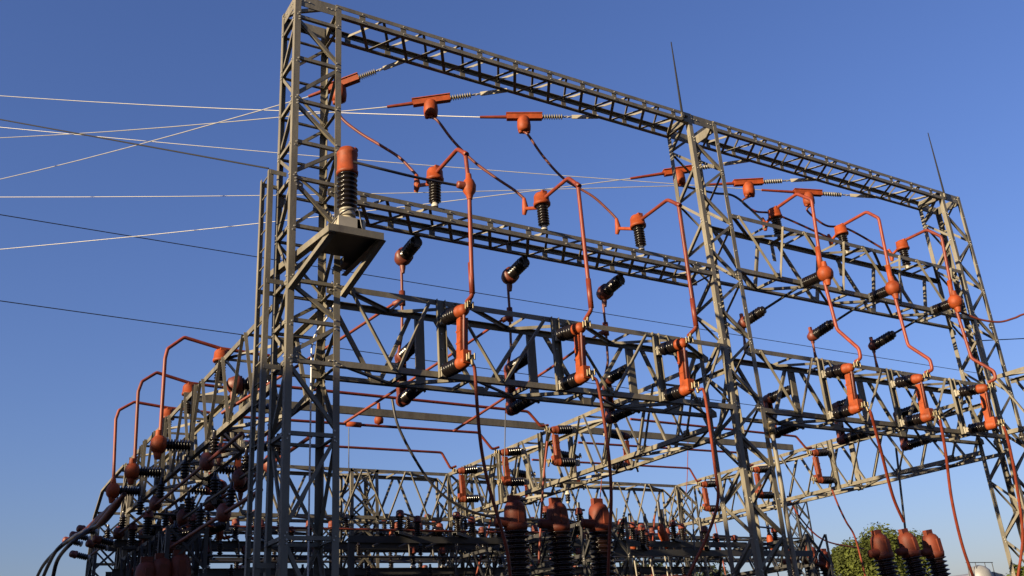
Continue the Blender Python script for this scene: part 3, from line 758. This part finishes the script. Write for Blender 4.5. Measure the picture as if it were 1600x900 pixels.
# ------------------------------------------------------------------ large bushings standing on breaker tanks
def bushing():
    t = thing('bushing', (0, 0, 0), 'x', 'bushing')
    MB().lathe((0, 0, -1.75), Z, [(0, .24), (.06, .24), (.06, .17), (.16, .17)], 20).build('flange', STEEL2, t)
    MB().lathe((0, 0, -1.6), Z, sheds(1.60, 0.235, 17, 0.66), 24).build('insulator', BROWN, t)
    c = MB().lathe((0, 0, -0.03), Z, [(0, .12), (0, .20), (.05, .215), (.12, .225), (.13, .205), (.16, .21), (.36, .20), (.44, .185), (.50, .15), (.545, .08), (.55, 0)], 24)
    c.box((0, -0.19, 0.24), X * 0.06, Y * 0.035, Z * 0.14).box((-0.02, 0.0, 0.54), X * 0.11, Y * 0.05, Z * 0.06)
    c.lathe((-0.12, 0, 0.12), -X, [(0, .1), (.1, .1), (.12, .085), (.28, .085), (.3, .06), (.3, 0)], 14)
    c.build('cap', BUSH, t)
    return t
BU = bushing()
def bush_row(px, y, zoff, labels, tilt=(0, 0, 0), group='large bushings'):
    out = []
    for (a, b), l in zip(px, labels):
        p = at(a, b, y=y); place(BU, p, tilt, l, group); out.append(p)
    return out
r1 = bush_row([(806, 827), (873, 829), (938, 829)], 2.5, 0, ['large red capped bushing in the centre, leftmost of three', 'large red capped bushing in the centre, middle of three', 'large red capped bushing in the centre, rightmost of three'])
r2 = bush_row([(1381, 871), (1424, 868), (1461, 869)], 0.0, 0, ['red capped bushing before the round tree, leftmost of three', 'red capped bushing before the round tree, middle of three', 'red capped bushing near the right edge, rightmost of three'], (0, R(-6), 0))
for o_ in COL.objects:
    if o_.parent is None and o_.name.startswith('bushing') and 'rightmost of three' in o_['label'] + ' ' and 'centre' not in o_['label'] or (o_.parent is None and o_.name.startswith('bushing') and 'before the round tree' in o_['label']): o_.scale = (0.86, 0.86, 0.86)
r3 = bush_row([(250, 916), (280, 910), (226, 922)], 7.0, 0, ['dark red bushing in the shade at the lower left, middle one', 'dark red bushing in the shade at the lower left, rightmost one', 'dark red bushing in the shade at the lower left, leftmost one'])
r4 = bush_row([(1240, 885), (1268, 880), (1292, 888)], 9.0, 0, ['small orange bushing low behind the middle tower, left one', 'small orange bushing low behind the middle tower, centre one', 'small orange bushing low behind the middle tower, right one'])
BL = ['dark circuit breaker tank under the three central bushings', 'dark circuit breaker tank under the bushings by the tree', 'dark circuit breaker tank under the shaded left bushings', 'dark circuit breaker tank behind the middle tower']
for r_, l in zip((r1, r2, r3, r4), BL):
    c = (r_[0] + r_[1] + r_[2]) / 3; zt = min(p.z for p in r_) - (1.49 if r_ is r2 else 1.74)
    t = thing('circuit_breaker', (c.x, c.y, 0), l, 'circuit breaker', 'circuit breakers')
    hx = max(abs(p.x - c.x) for p in r_) + 0.4
    zb = max(0.5, zt - 1.2)
    MB().box((c.x, c.y, (zt + zb) / 2), X * hx, Y * 0.45, Z * (zt - zb) / 2).build('tank', STEEL2, t)
    for sx in (-1, 1):
        for sy in (-1, 1):
            MB().lbar((c.x + sx * (hx - .05), c.y + sy * 0.4, 0), (c.x + sx * (hx - .05), c.y + sy * 0.4, zb), X * -sx, Y * -sy, 0.09, 0.01).build('leg', [STEEL2], t)

# ------------------------------------------------------------------ rear low girders, second rear frame
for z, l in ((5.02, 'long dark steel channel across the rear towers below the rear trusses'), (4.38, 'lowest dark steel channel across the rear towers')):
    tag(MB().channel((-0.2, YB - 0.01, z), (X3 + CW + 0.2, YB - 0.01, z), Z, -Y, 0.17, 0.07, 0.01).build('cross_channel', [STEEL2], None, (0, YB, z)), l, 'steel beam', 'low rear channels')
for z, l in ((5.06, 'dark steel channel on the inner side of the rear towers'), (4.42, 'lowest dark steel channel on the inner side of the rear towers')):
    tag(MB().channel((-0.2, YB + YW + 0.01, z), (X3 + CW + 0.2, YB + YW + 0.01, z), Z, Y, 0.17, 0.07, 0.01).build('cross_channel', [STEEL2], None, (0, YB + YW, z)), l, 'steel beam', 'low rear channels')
YC = 15.6
ft = at(1242, 782, y=YC)
CX = [0.0, 6.2, 12.0, 18.0, round(ft.x, 2)]
CL = ['dark steel tower of the farthest frame behind the left truss', 'dark steel tower of the farthest frame in the left bay', 'dark steel tower of the farthest frame behind the bushings',
      'dark steel tower of the farthest frame behind the middle tower', 'slender steel tower standing alone left of the round tree']
lvc = [6.3, 5.6, 4.9, 4.2, 3.5, 2.4, 1.2, 0.1]
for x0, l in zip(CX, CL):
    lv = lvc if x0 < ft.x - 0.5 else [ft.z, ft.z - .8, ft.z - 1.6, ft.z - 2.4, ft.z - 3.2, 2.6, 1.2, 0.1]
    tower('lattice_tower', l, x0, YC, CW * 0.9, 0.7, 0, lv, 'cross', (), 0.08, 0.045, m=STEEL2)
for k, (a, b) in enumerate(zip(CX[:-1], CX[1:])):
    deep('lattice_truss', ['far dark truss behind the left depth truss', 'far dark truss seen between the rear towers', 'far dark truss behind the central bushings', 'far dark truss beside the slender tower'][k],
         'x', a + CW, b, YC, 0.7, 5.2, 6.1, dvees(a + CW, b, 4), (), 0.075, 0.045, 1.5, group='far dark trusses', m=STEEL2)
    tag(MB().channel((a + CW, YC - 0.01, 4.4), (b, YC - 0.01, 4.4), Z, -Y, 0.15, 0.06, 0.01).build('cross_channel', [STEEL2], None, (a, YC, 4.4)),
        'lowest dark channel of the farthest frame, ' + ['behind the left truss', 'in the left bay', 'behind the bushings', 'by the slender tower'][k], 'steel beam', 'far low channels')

# lower level frames under the depth trusses
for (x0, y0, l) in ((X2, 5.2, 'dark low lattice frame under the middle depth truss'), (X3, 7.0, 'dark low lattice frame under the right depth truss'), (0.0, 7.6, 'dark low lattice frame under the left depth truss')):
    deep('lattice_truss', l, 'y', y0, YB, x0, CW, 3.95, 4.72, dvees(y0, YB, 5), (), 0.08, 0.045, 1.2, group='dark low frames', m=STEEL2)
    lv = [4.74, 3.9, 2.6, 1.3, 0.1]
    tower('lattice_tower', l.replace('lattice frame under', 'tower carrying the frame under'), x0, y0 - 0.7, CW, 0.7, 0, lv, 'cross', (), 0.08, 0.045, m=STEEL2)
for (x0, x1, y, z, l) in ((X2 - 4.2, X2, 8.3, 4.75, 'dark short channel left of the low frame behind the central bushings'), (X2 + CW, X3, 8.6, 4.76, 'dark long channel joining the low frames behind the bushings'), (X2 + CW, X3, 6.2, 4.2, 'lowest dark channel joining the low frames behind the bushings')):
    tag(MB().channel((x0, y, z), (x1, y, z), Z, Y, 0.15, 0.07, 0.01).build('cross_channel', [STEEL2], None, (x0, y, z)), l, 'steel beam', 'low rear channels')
    if x0 < X2: tag(MB().bar((x0 + .1, y + .1, 0), (x0 + .1, y + .1, z), X, .12, .12).build('steel_post', [STEEL2], None, (x0, y, 0)), 'dark steel post carrying the short channel in the left bay', 'post')

# bent rails at the far end of the left truss
for x, l in ((0.0, 'sunlit rail bending down at the far left end of the left truss'), (0.72, 'shaded rail bending down at the far left end of the left truss')):
    pts = [V((x, YB + YW, 7.0)), V((x, 13.0, 7.0)), V((x, 15.2, 6.95)), V((x, 16.2, 6.4)), V((x, 16.5, 5.2)), V((x, 16.5, 0.1))]
    mb = MB()
    for a, b in zip(pts[:-1], pts[1:]): mb.bar(a, b, X, 0.08, 0.06)
    tag(mb.build('end_rail', [STEEL], None, pts[0]), l, 'steel rail', 'bent end rails')
mb_n = 0
for (y, z) in ((12.7, 7.0), (13.5, 7.0), (14.3, 6.97), (15.1, 6.95), (16.0, 6.5), (16.4, 5.9), (16.5, 5.2)):
    tag(MB().bar((0.045, y, z), (0.675, y, z), Z, 0.07, 0.03).build('cross_rung', [STEEL], None, (0, y, z)), 'short dark cross bar between the bent end rails at the far left', 'steel bar', 'cross bars of the end rails')

# ------------------------------------------------------------------ small equipment of the lower level
def small_post():
    t = thing('small_insulator', (0, 0, 0), 'x', 'insulator')
    MB().lathe((0, 0, 0), Z, [(0, .08), (.04, .08), (.04, .05), (.07, .05)], 12).build('foot', PORC, t)
    MB().lathe((0, 0, .07), Z, sheds(0.30, 0.085, 6, 0.62), 14).build('insulator', BLACK, t)
    MB().lathe((0, 0, .36), Z, dome(0.18, 0.10), 14).build('cap', RUST, t)
    return t
def hang_term():
    t = thing('cable_termination', (0, 0, 0), 'x', 'cable end')
    MB().lathe((0, 0, 0), -Z, [(0, .05), (.06, .05), (.06, .075)] + [(h + .06, r) for h, r in sheds(0.22, 0.085, 4, 0.7)], 14).build('insulator', BLACK, t)
    b = MB().lathe((0, 0, -.27), -Z, [(0, .06), (.05, .085), (.22, .085), (.3, .06), (.34, .035), (.34, 0)], 14)
    b.tube([(0, 0, -0.46), (0.1, -0.05, -0.54), (0.22, -0.1, -0.50)], 0.045, 10)
    b.build('boot', ORANGE, t)
    MB().tube(smooth([(0.22, -0.1, -0.5), (0.34, -0.13, -0.52), (0.42, -0.15, -0.66), (0.44, -0.15, -1.0)], 5), 0.03, 8).build('lead', CABLE, t)
    return t
def disconnector():
    t = thing('disconnect_switch', (0, 0, 0), 'x', 'disconnect switch')
    MB().channel((-0.7, 0, 0), (0.7, 0, 0), Y, -Z, 0.12, 0.06, 0.008).build('base', STEEL2, t)
    for x in (-0.5, 0.5):
        MB().lathe((x, 0, 0.0), Z, [(0, .06)] + [(h + .02, r) for h, r in sheds(0.34, 0.095, 7, 0.62)], 14).build('insulator', BLACK, t)
        MB().lathe((x, 0, 0.35), Z, dome(0.16, 0.10), 14).build('cap', RUST, t)
    MB().tube([(-0.62, 0, 0.44), (0.68, 0, 0.46)], 0.026, 8).build('blade', CABLE, t)
    return t
def pale_hanger():
    t = thing('pale_insulator', (0, 0, 0), 'x', 'insulator')
    MB().lathe((0, 0, 0), -Z, [(0, .09), (.05, .09), (.07, .06), (.22, .055), (.22, .08), (.27, .08)], 14).build('neck', CREAM, t)
    MB().lathe((0, 0, -.26), -Z, sheds(0.22, 0.08, 3, 0.8), 14).build('insulator', BLACK, t)
    MB().lathe((0, 0, -.48), -Z, [(0, .05), (.05, .05), (.06, .02)], 10).build('stud', PORC, t)
    return t
SP, HT, DS, PL = small_post(), hang_term(), disconnector(), pale_hanger()
rows = {'first': 1, 'second': 2}
ORD = ['first', 'second', 'third', 'fourth', 'fifth', 'sixth', 'seventh']
def near(x):
    for lim, w in ((1.6, 'by left rear tower'), (3.6, 'left of slender rear tower'), (5.4, 'beside slender rear tower'), (7.6, 'right of slender rear tower'), (9.5, 'by middle rear tower'),
                   (12.5, 'behind central bushings'), (15.0, 'right of central bushings'), (99, 'by right rear tower')):
        if x < lim: return w
def series(proto, pts, what, group, rot=None):
    seen = {}
    for p in pts:
        w = near(p[0]); seen.setdefault(w, []).append(p)
    for w, q in seen.items():
        for k, p in enumerate(q):
            l = what + ' ' + w
            if len(q) == 2: l += ', ' + ('left', 'right')[k] + ' one'
            elif len(q) > 2: l += ', ' + ORD[k] + ' from left'
            a = rot(p) if rot else 0
            place(proto, p, (0, 0, a), l, group)
xs = [1.3 + 0.62 * k for k in range(26)]
series(SP, [(x, YB - 0.05, 5.11) for x in xs if abs(x - 5.9) > .5 and abs(x - 8.9) > .6], 'small red capped insulator on low channel', 'small insulators on the low rear channels')
series(SP, [(x, YB - 0.05, 4.47) for x in [1.0 + 0.9 * k for k in range(17)] if abs(x - 5.9) > .5 and abs(x - 8.9) > .6], 'small red capped insulator on lowest channel', 'small insulators on the low rear channels')
series(HT, [(x, YB + 0.02, DB - 0.005) for x in (1.5, 2.2, 2.9, 6.75, 7.4, 8.1, 10.1, 10.9, 11.7, 12.6, 13.5, 14.4, 15.3, 16.2)], 'orange cable end under the rear truss', 'hanging cable ends')
series(PL, [(10.6, YB - 0.04, DT - 0.2), (11.55, YB - 0.04, DT - 0.2), (12.5, YB - 0.04, DT - 0.2)], 'pale hanging insulator under the rear truss top', 'pale hanging insulators')
series(DS, [(x, YB + YW + 0.1, 5.16) for x in (2.0, 3.9, 7.6, 10.6, 12.4, 14.2, 16.0)], 'dark disconnect switch on the inner low channel', 'disconnect switches', lambda p: 0.5)
series(DS, [(x, YC - 0.05, 4.49) for x in (2.2, 4.0, 7.9, 9.7, 13.6, 15.4, 17.0)], 'dark disconnect switch on the farthest low channel', 'disconnect switches', lambda p: 1.2)
series(DS, [(x, YC + 0.35, 6.13) for x in (2.6, 4.6, 8.4, 10.2, 14.2, 16.2)], 'dark disconnect switch on top of the far truss', 'disconnect switches', lambda p: 0.9)
series(HT, [(x, YC - 0.02, 5.19) for x in (1.6, 2.7, 3.8, 4.9, 7.6, 8.6, 9.6, 10.6, 13.4, 14.4, 15.4, 16.4)], 'orange cable end under the far truss', 'hanging cable ends')
for k_, (x, y, z, r) in enumerate(((X2 + 0.4, 6.4, 4.76, 0.1), (X2 + 0.4, 7.9, 4.76, -0.1), (X2 + 0.4, 9.4, 4.76, 0.1), (X2 - 1.2, 8.3, 4.86, 0.7), (X2 - 2.7, 8.3, 4.86, 0.7), (X2 + 2.2, 8.6, 4.87, 0.6), (X2 + 4.0, 8.6, 4.87, 0.6), (X2 + 5.8, 8.6, 4.87, 0.6), (X2 + 2.6, 6.2, 4.31, 0.8), (X2 + 4.6, 6.2, 4.31, 0.8), (X3 + 0.4, 8.2, 4.76, 0.2), (X3 + 0.4, 9.9, 4.76, 0.2), (0.4, 8.4, 4.76, 0.2), (0.4, 9.9, 4.76, 0.2))):
    place(DS, (x, y, z), (0, 0, r), 'dark disconnect switch on the ' + ['front end of the middle low frame', 'centre of the middle low frame', 'back of the middle low frame', 'short channel, right one', 'short channel, left one', 'long low channel, left one',
          'long low channel, middle one', 'long low channel, right one', 'lowest joining channel, left one', 'lowest joining channel, right one', 'right low frame, nearer one', 'right low frame, farther one', 'left low frame, nearer one', 'left low frame, farther one'][k_], 'disconnect switches')
LOWB = ((11.05, 5.42, 0.03, 0, 'upper'), (10.95, 4.72, 0.03, 1, 'middle'), (11.0, 4.15, 0.04, 2, 'lowest'), (14.2, 5.0, 0.035, 3, 'farther upper'), (14.3, 4.15, 0.04, 4, 'farther lower'))
for (y, z, r, k_, w) in LOWB:
    t = thing('busbar', (0.9, y, z), w + ' dark bus bar running across behind the rear trusses at low height', 'bus bar', 'low bus bars')
    MB().tube([(0.9, y, z), (8.6, y, z - 0.03), (16.7, y, z)], r, 8).build('bar', RUST if k_ % 2 == 0 else CABLE, t)
    for q in range(9):
        x = 1.8 + 1.75 * q + 0.3 * k_
        if x > 16.5: continue
        MB().lathe((x, y, z + r * 0.8), Z, [(0, .03)] + [(h_, r_) for h_, r_ in sheds(0.26, 0.075, 5, 0.6)] + [(0.27, .03), (0.34, .03)], 10).build('support_insulator', BLACK, t)
for (x, z, r, k_, w) in ((-0.12, 5.28, 0.032, 0, 'outermost'), (0.42, 5.02, 0.03, 1, 'middle'), (0.95, 5.30, 0.032, 2, 'inner'), (0.20, 4.45, 0.036, 3, 'lowest')):
    t = thing('busbar', (x, 1.6, z), w + ' dark red bus bar running back below the left depth truss', 'bus bar', 'low bus bars')
    MB().tube([(x, 1.6, z), (x, 8.0, z - 0.05), (x, 15.2, z)], r, 8).build('bar', RUST if k_ != 1 else CABLE, t)
    for q in range(6):
        y = 3.2 + 1.95 * q
        MB().lathe((x, y, z + r * 0.8), Z, [(0, .03)] + [(h_, r_) for h_, r_ in sheds(0.28, 0.085, 5, 0.6)] + [(0.3, .03), (0.40, .03)], 10).build('support_insulator', BLACK, t)
        if q % 2 == 0: MB().lathe((x, y + 0.4, z - 0.16), Z, [(0, 0), (.02, .08), (.1, .12), (.22, .12), (.3, .07), (.32, 0)], 12).build('joint_cover', RUST, t)
# equipment cabinets and posts under the low channel
for k, x in enumerate((2.6, 3.5, 4.4, 6.9, 7.6, 10.3, 11.2, 12.9, 13.8, 15.2)):
    t = thing('control_box', (x, YB + 0.1, 3.2), 'dark control box on a post under low channel ' + near(x) + (', left one' if x in (2.6, 6.9, 10.3, 12.9) else ', right one'), 'control box', 'control boxes')
    MB().box((x, YB + 0.1, 3.78), X * 0.17, Y * 0.14, Z * 0.42).build('cabinet', STEEL2, t)
    MB().bar((x, YB + 0.1, 0), (x, YB + 0.1, 3.36), X, 0.1, 0.1).build('post', STEEL2, t)
# slanting operating rods
for k, (a, b) in enumerate((((583, 853), (636, 826)), ((622, 855), (678, 832)), ((665, 855), (690, 846)))):
    P0, P1 = at(*a, y=YB - 0.5), at(*b, y=YB - 0.15)
    t = thing('operating_rod', P0, 'slanting dark operating rod under the rear truss, ' + ['leftmost', 'middle', 'rightmost'][k] + ' of three', 'operating rod', 'operating rods')
    MB().tube([P0, P1], 0.03, 8).build('rod', CABLE, t)
    MB().lathe(P1, (P1 - P0), [(0, .05), (0, .11), (.1, .13), (.25, .1), (.25, 0)], 12).build('crank_head', BLACK, t)
# orange cable ends with pale rods in front of the rear truss (right of the central bushings)
def lead_term():
    t = thing('cable_joint', (0, 0, 0), 'x', 'cable end')
    MB().tube([(0, 0, 1.0), (0, 0, 0.34)], 0.05, 10).build('dark_sleeve', CABLE, t)
    MB().lathe((0, 0, 0.36), -Z, [(0, .055), (.08, .09), (.2, .115), (.34, .11), (.46, .06), (.5, .04)], 14).build('boot', ORANGE, t)
    MB().tube([(0, 0, -0.12), (0.06, 0, -0.9), (0.06, 0, -1.8)], [0.03, 0.022, 0.022], 8).build('rod', ZINC, t)
    return t
LT = lead_term()
for k, (a, b) in enumerate(((908, 842), (989, 858), (1014, 858), (1034, 838), (1041, 850), (1205, 852), (1100, 862))):
    place(LT, at(a, b, y=9.6), (0, 0, 0), 'orange cable joint with thin rod among the dark equipment, ' + ['by the right central bushing', 'first right of the bushings', 'second right of the bushings', 'third right of the bushings', 'fourth right of the bushings', 'behind the middle tower', 'left of the middle tower'][k], 'cable joints')
# hanging leads through the dark zone
for k in range(16):
    a = 700 + k * 27 + random.uniform(-9, 9)
    y = random.choice((8.5, 10.6, 13.0, 14.8)); P0 = at(a, 800 + random.uniform(-30, 25), y=y)
    e = V((P0.x + random.uniform(-.9, .9), y + random.uniform(-.5, .5), random.uniform(2.0, 3.4))); m_ = P0.lerp(e, 0.55) + V((random.uniform(-.5, .5), 0, -random.uniform(0.1, .5)))
    tag(MB().tube(smooth([P0, m_, e]), 0.026, 6).build('hanging_lead', CABLE if k % 3 else TUBE, None, P0), 'thin lead hanging among the dark equipment at the bottom centre', 'hanging lead', 'thin leads in the dark equipment')

# left end: slanting red cable ends and three cables arcing down out of the yard
for k, (a, b, c) in enumerate((((232, 740), (128, 832), 12.2), ((200, 768), (115, 838), 13.2), ((262, 760), (142, 826), 11.6))):
    P0, P1 = V((-0.62, c - 3.5, 5.55)), at(*b, x=-0.8)
    pts = [P0, P0.lerp(P1, 0.6) - Z * 0.12, P1]
    q = [at(*p, x=-1.0 - 0.1 * k) for p in ([(98, 852), (70, 880), (56, 905)], [(90, 858), (76, 882), (66, 905)], [(110, 850), (90, 875), (82, 905)])[k]]
    t = thing('outgoing_cable', P0, 'thick dark cable sloping down at the far left, ' + ['outermost', 'middle', 'innermost'][k] + ' of three', 'cable', 'outgoing cables')
    MB().tube(smooth(pts + q, 6), 0.045, 8).build('cable', CABLE, t)
    MB().tube(smooth(pts, 6)[:9], [0.05] * 2 + [0.085] * 5 + [0.07, 0.05], 10).build('boot', RUST, t)
for k, (a, b) in enumerate(((140, 842), (128, 850), (152, 832), (168, 856), (180, 850), (140, 872))):
    place(SP, at(a, b, x=-0.15), (0, R(-80), R(15)), 'small dark insulator at the far left end, ' + ['second outermost', 'outermost', 'third outermost', 'just inside the end rail', 'innermost', 'lowest'][k], 'dark insulators at the far left end')
for k, (a, b, y) in enumerate(((300, 735, 8.6), (322, 742, 7.2), (335, 770, 6.6), (380, 735, 5.0), (285, 790, 9.0), (248, 818, 10.0), (356, 812, 10.8), (310, 822, 10.8), (395, 690, 5.6), (425, 590, 3.0))):
    place(HP, at(a, b, y=y), (0, 0, R(-60 + 15 * k)), 'dark red capped insulator hanging in the left truss, ' + ['below the middle sphere', 'left of the ladder', 'lower left of the ladder', 'beside the ladder foot', 'near the lower chord', 'above the shaded bushings', 'over the low channel, right', 'over the low channel, left', 'touching the ladder', 'inside the left tower'][k], 'dark insulators in the left truss')

# ------------------------------------------------------------------ trees
def tree(label, base, h, cr, cz, n, m, seed, flat=0.75, group='trees behind the yard', leaf=0.16):
    rnd = random.Random(seed); base = V(base)
    t = thing('tree', base, label, 'tree', group)
    tr = MB(); top = base + V((rnd.uniform(-.3, .3), rnd.uniform(-.3, .3), h * 0.62))
    tr.tube(smooth([base, base.lerp(top, .5) + V((.12, .1, 0)), top], 5), [0.26 * h / 8 * (1 - 0.055 * k) for k in range(11)], 10)
    clumps = []
    for k in range(34):
        a = rnd.uniform(0, 6.283); e = rnd.uniform(-0.45, 1.0); rr = cr * rnd.uniform(0.45, 0.86)
        c = base + Z * cz + V((math.cos(a) * math.sqrt(1 - min(1, e * e)) * rr, math.sin(a) * math.sqrt(1 - min(1, e * e)) * rr, e * rr * flat))
        clumps.append((c, cr * rnd.uniform(0.22, 0.36)))
        if k % 3 == 0: tr.tube(smooth([top - Z * rnd.uniform(0, h * .2), top.lerp(c, .5) + Z * 0.1, c], 4), [0.1 * h / 8 * (1 - .09 * q) for q in range(9)], 6)
    tr.build('trunk', BARK, t)
    mb = MB()
    for k in range(n):
        c, r_ = clumps[rnd.randrange(len(clumps))]
        d = V((rnd.gauss(0, 1), rnd.gauss(0, 1), rnd.gauss(0, .8))).normalized() * r_ * rnd.uniform(0.45, 1.08) ** 0.7
        p = c + d; nrm = (d.normalized() + V((rnd.uniform(-1, 1), rnd.uniform(-1, 1), rnd.uniform(-.4, 1)))).normalized()
        u = nrm.orthogonal().normalized(); w = nrm.cross(u); a = rnd.uniform(0, 6.28)
        u, w = u * math.cos(a) + w * math.sin(a), w * math.cos(a) - u * math.sin(a)
        s_ = leaf * rnd.uniform(0.6, 1.3)
        mb.add([p - u * s_, p + w * s_ * .5 + nrm * s_ * .15, p + u * s_, p - w * s_ * .5], [[0, 1, 2, 3]])
    mb.build('crown', m, t)
    return t
c = at(1368, 885, d=46)
tree('round olive green tree behind the bushings at the lower right', (c.x, c.y, 0), c.z + 1.2, 2.45, c.z - 0.25, 26000, LEAF, 3, 0.75, leaf=0.09)
c = at(1416, 874, d=48)
tree('smaller tree joining the round tree on its right side', (c.x, c.y, 0), c.z + 0.9, 1.75, c.z - 0.1, 12000, LEAF, 5, 0.8, leaf=0.09)
c = at(1606, 900, d=50)
tree('green tree cut off by the right edge of the picture', (c.x, c.y, 0), c.z, 1.6, c.z - 0.5, 3500, LEAF, 6, 0.7, leaf=0.14)
for k, (a, b, d_) in enumerate(((1005, 905, 40), (870, 880, 44), (1110, 912, 48), (700, 925, 50))):
    c = at(a, b, d=d_)
    tree(['dark tree glimpsed behind the equipment right of the central bushings', 'dark tree glimpsed behind the central bushings', 'dark tree glimpsed left of the middle tower', 'dark tree glimpsed low in the left bay'][k], (c.x, c.y, 0), c.z, 2.0, c.z - 0.6, 2600, LEAFD, 10 + k, 0.7, leaf=0.16)

# pale tank and low building at the lower right corner
c = at(1530, 893, d=62)
t = thing('storage_tank', (c.x, c.y, 0), 'pale round topped tank peeping up at the lower right', 'tank')
MB().lathe((c.x, c.y, 0), Z, [(0, .75), (c.z - 0.3, .75), (c.z + 0.05, .66), (c.z + 0.3, .42), (c.z + 0.4, .12), (c.z + 0.4, 0)], 24).build('shell', ROOF, t)
rl = MB()
for a in (-1.4, -0.5, 0.5, 1.3): rl.tube([(c.x + a, c.y - .2, c.z - .5), (c.x + a, c.y - .2, c.z + .55)], 0.025, 6)
rl.tube([(c.x - 1.5, c.y - .2, c.z + .55), (c.x + 1.4, c.y - .2, c.z + .55)], 0.025, 6)
rl.build('railing', STEEL2, t)
c = at(1500, 902, d=64)
t = thing('low_building', (c.x, c.y, 0), 'low building with pale curved roof beside the tank', 'building')
MB().box((c.x, c.y, (c.z - 0.3) / 2), X * 2.0, Y * 2.0, Z * (c.z - 0.3) / 2).build('wall', CONC, t)
MB().prism((c.x, c.y - 2.1, c.z - 0.3), (c.x, c.y + 2.1, c.z - 0.3), X, Z, [(-2.1, 0), (2.1, 0), (1.6, .25), (.6, .42), (-.6, .42), (-1.6, .25), (-2.1, .01)]).build('roof', ROOF, t)

# unseen belt of trees, added left of the yard to shade the lower steelwork
rnd = random.Random(21); mb = MB()
for k in range(30000):
    y = rnd.uniform(-26, 16); x = -30 + rnd.uniform(-1.6, 1.6)
    top = TREE_TOP + 1.3 * noise.noise(V((y * 0.22, 3.1, 0))) + 0.7 * noise.noise(V((y * 0.9, 7.7, 0)))
    z = top - abs(rnd.gauss(0, 1)) * 2.2 if rnd.random() < 0.55 else rnd.uniform(1.5, top)
    p = V((x, y, z)); nrm = V((rnd.gauss(0, 1), rnd.gauss(0, 1), rnd.gauss(0, 1))).normalized(); u = nrm.orthogonal().normalized(); w = nrm.cross(u); s_ = rnd.uniform(0.25, 0.5)
    mb.add([p - u * s_, p + w * s_ * .6, p + u * s_, p - w * s_ * .6], [[0, 1, 2, 3]])
for k in range(12): mb.tube([(-30, -25 + 3.6 * k, 0), (-30, -25 + 3.6 * k, TREE_TOP - 3)], 0.3, 8)
tb = mb.build('unseen_tree_belt', LEAFD); tb['kind'] = 'stuff'

# ------------------------------------------------------------------ ground, sky, sun
g = MB().add([(-3000, -3000, 0), (3000, -3000, 0), (3000, 3000, 0), (-3000, 3000, 0)], [[0, 1, 2, 3]]).build('ground', GRAVEL); g['kind'] = 'structure'

SUN_DIR = V((-0.955, -0.165, 0.25)).normalized()        # towards the sun
el = math.asin(SUN_DIR.z); az = math.atan2(SUN_DIR.x, SUN_DIR.y)
wd = bpy.data.worlds.new('World'); S.world = wd; wd.use_nodes = True
nt = wd.node_tree; bg = nt.nodes['Background']
sk = nt.nodes.new('ShaderNodeTexSky'); sk.sky_type = 'NISHITA'; sk.sun_disc = False
sk.sun_elevation = el; sk.sun_rotation = az; sk.altitude = 100; sk.air_density = 1.5; sk.dust_density = 1.0; sk.ozone_density = 4.0
tn = nt.nodes.new('ShaderNodeMix'); tn.data_type = 'RGBA'; tn.blend_type = 'MULTIPLY'; tn.inputs['Factor'].default_value = 1.0
# the deep violet blue of a dry evening sky
for i_ in tn.inputs:
    if i_.name == 'B' and i_.type == 'RGBA': i_.default_value = (0.73, 0.725, 1.12, 1)
ai = [i_ for i_ in tn.inputs if i_.name == 'A' and i_.type == 'RGBA'][0]
oc = [o_ for o_ in tn.outputs if o_.type == 'RGBA'][0]
nt.links.new(sk.outputs['Color'], ai); nt.links.new(oc, bg.inputs['Color']); bg.inputs['Strength'].default_value = 0.055
sl = bpy.data.lights.new('sun', 'SUN'); sl.energy = 5.0; sl.angle = R(0.5); sl.color = (1.0, 0.81, 0.53)
so = bpy.data.objects.new('sun', sl); COL.objects.link(so); so.rotation_euler = (-SUN_DIR).to_track_quat('-Z', 'Y').to_euler(); so.location = SUN_DIR * 60
S.view_settings.view_transform = 'Standard'; S.view_settings.look = 'None'; S.view_settings.exposure = 1.50; S.view_settings.gamma = 1.0
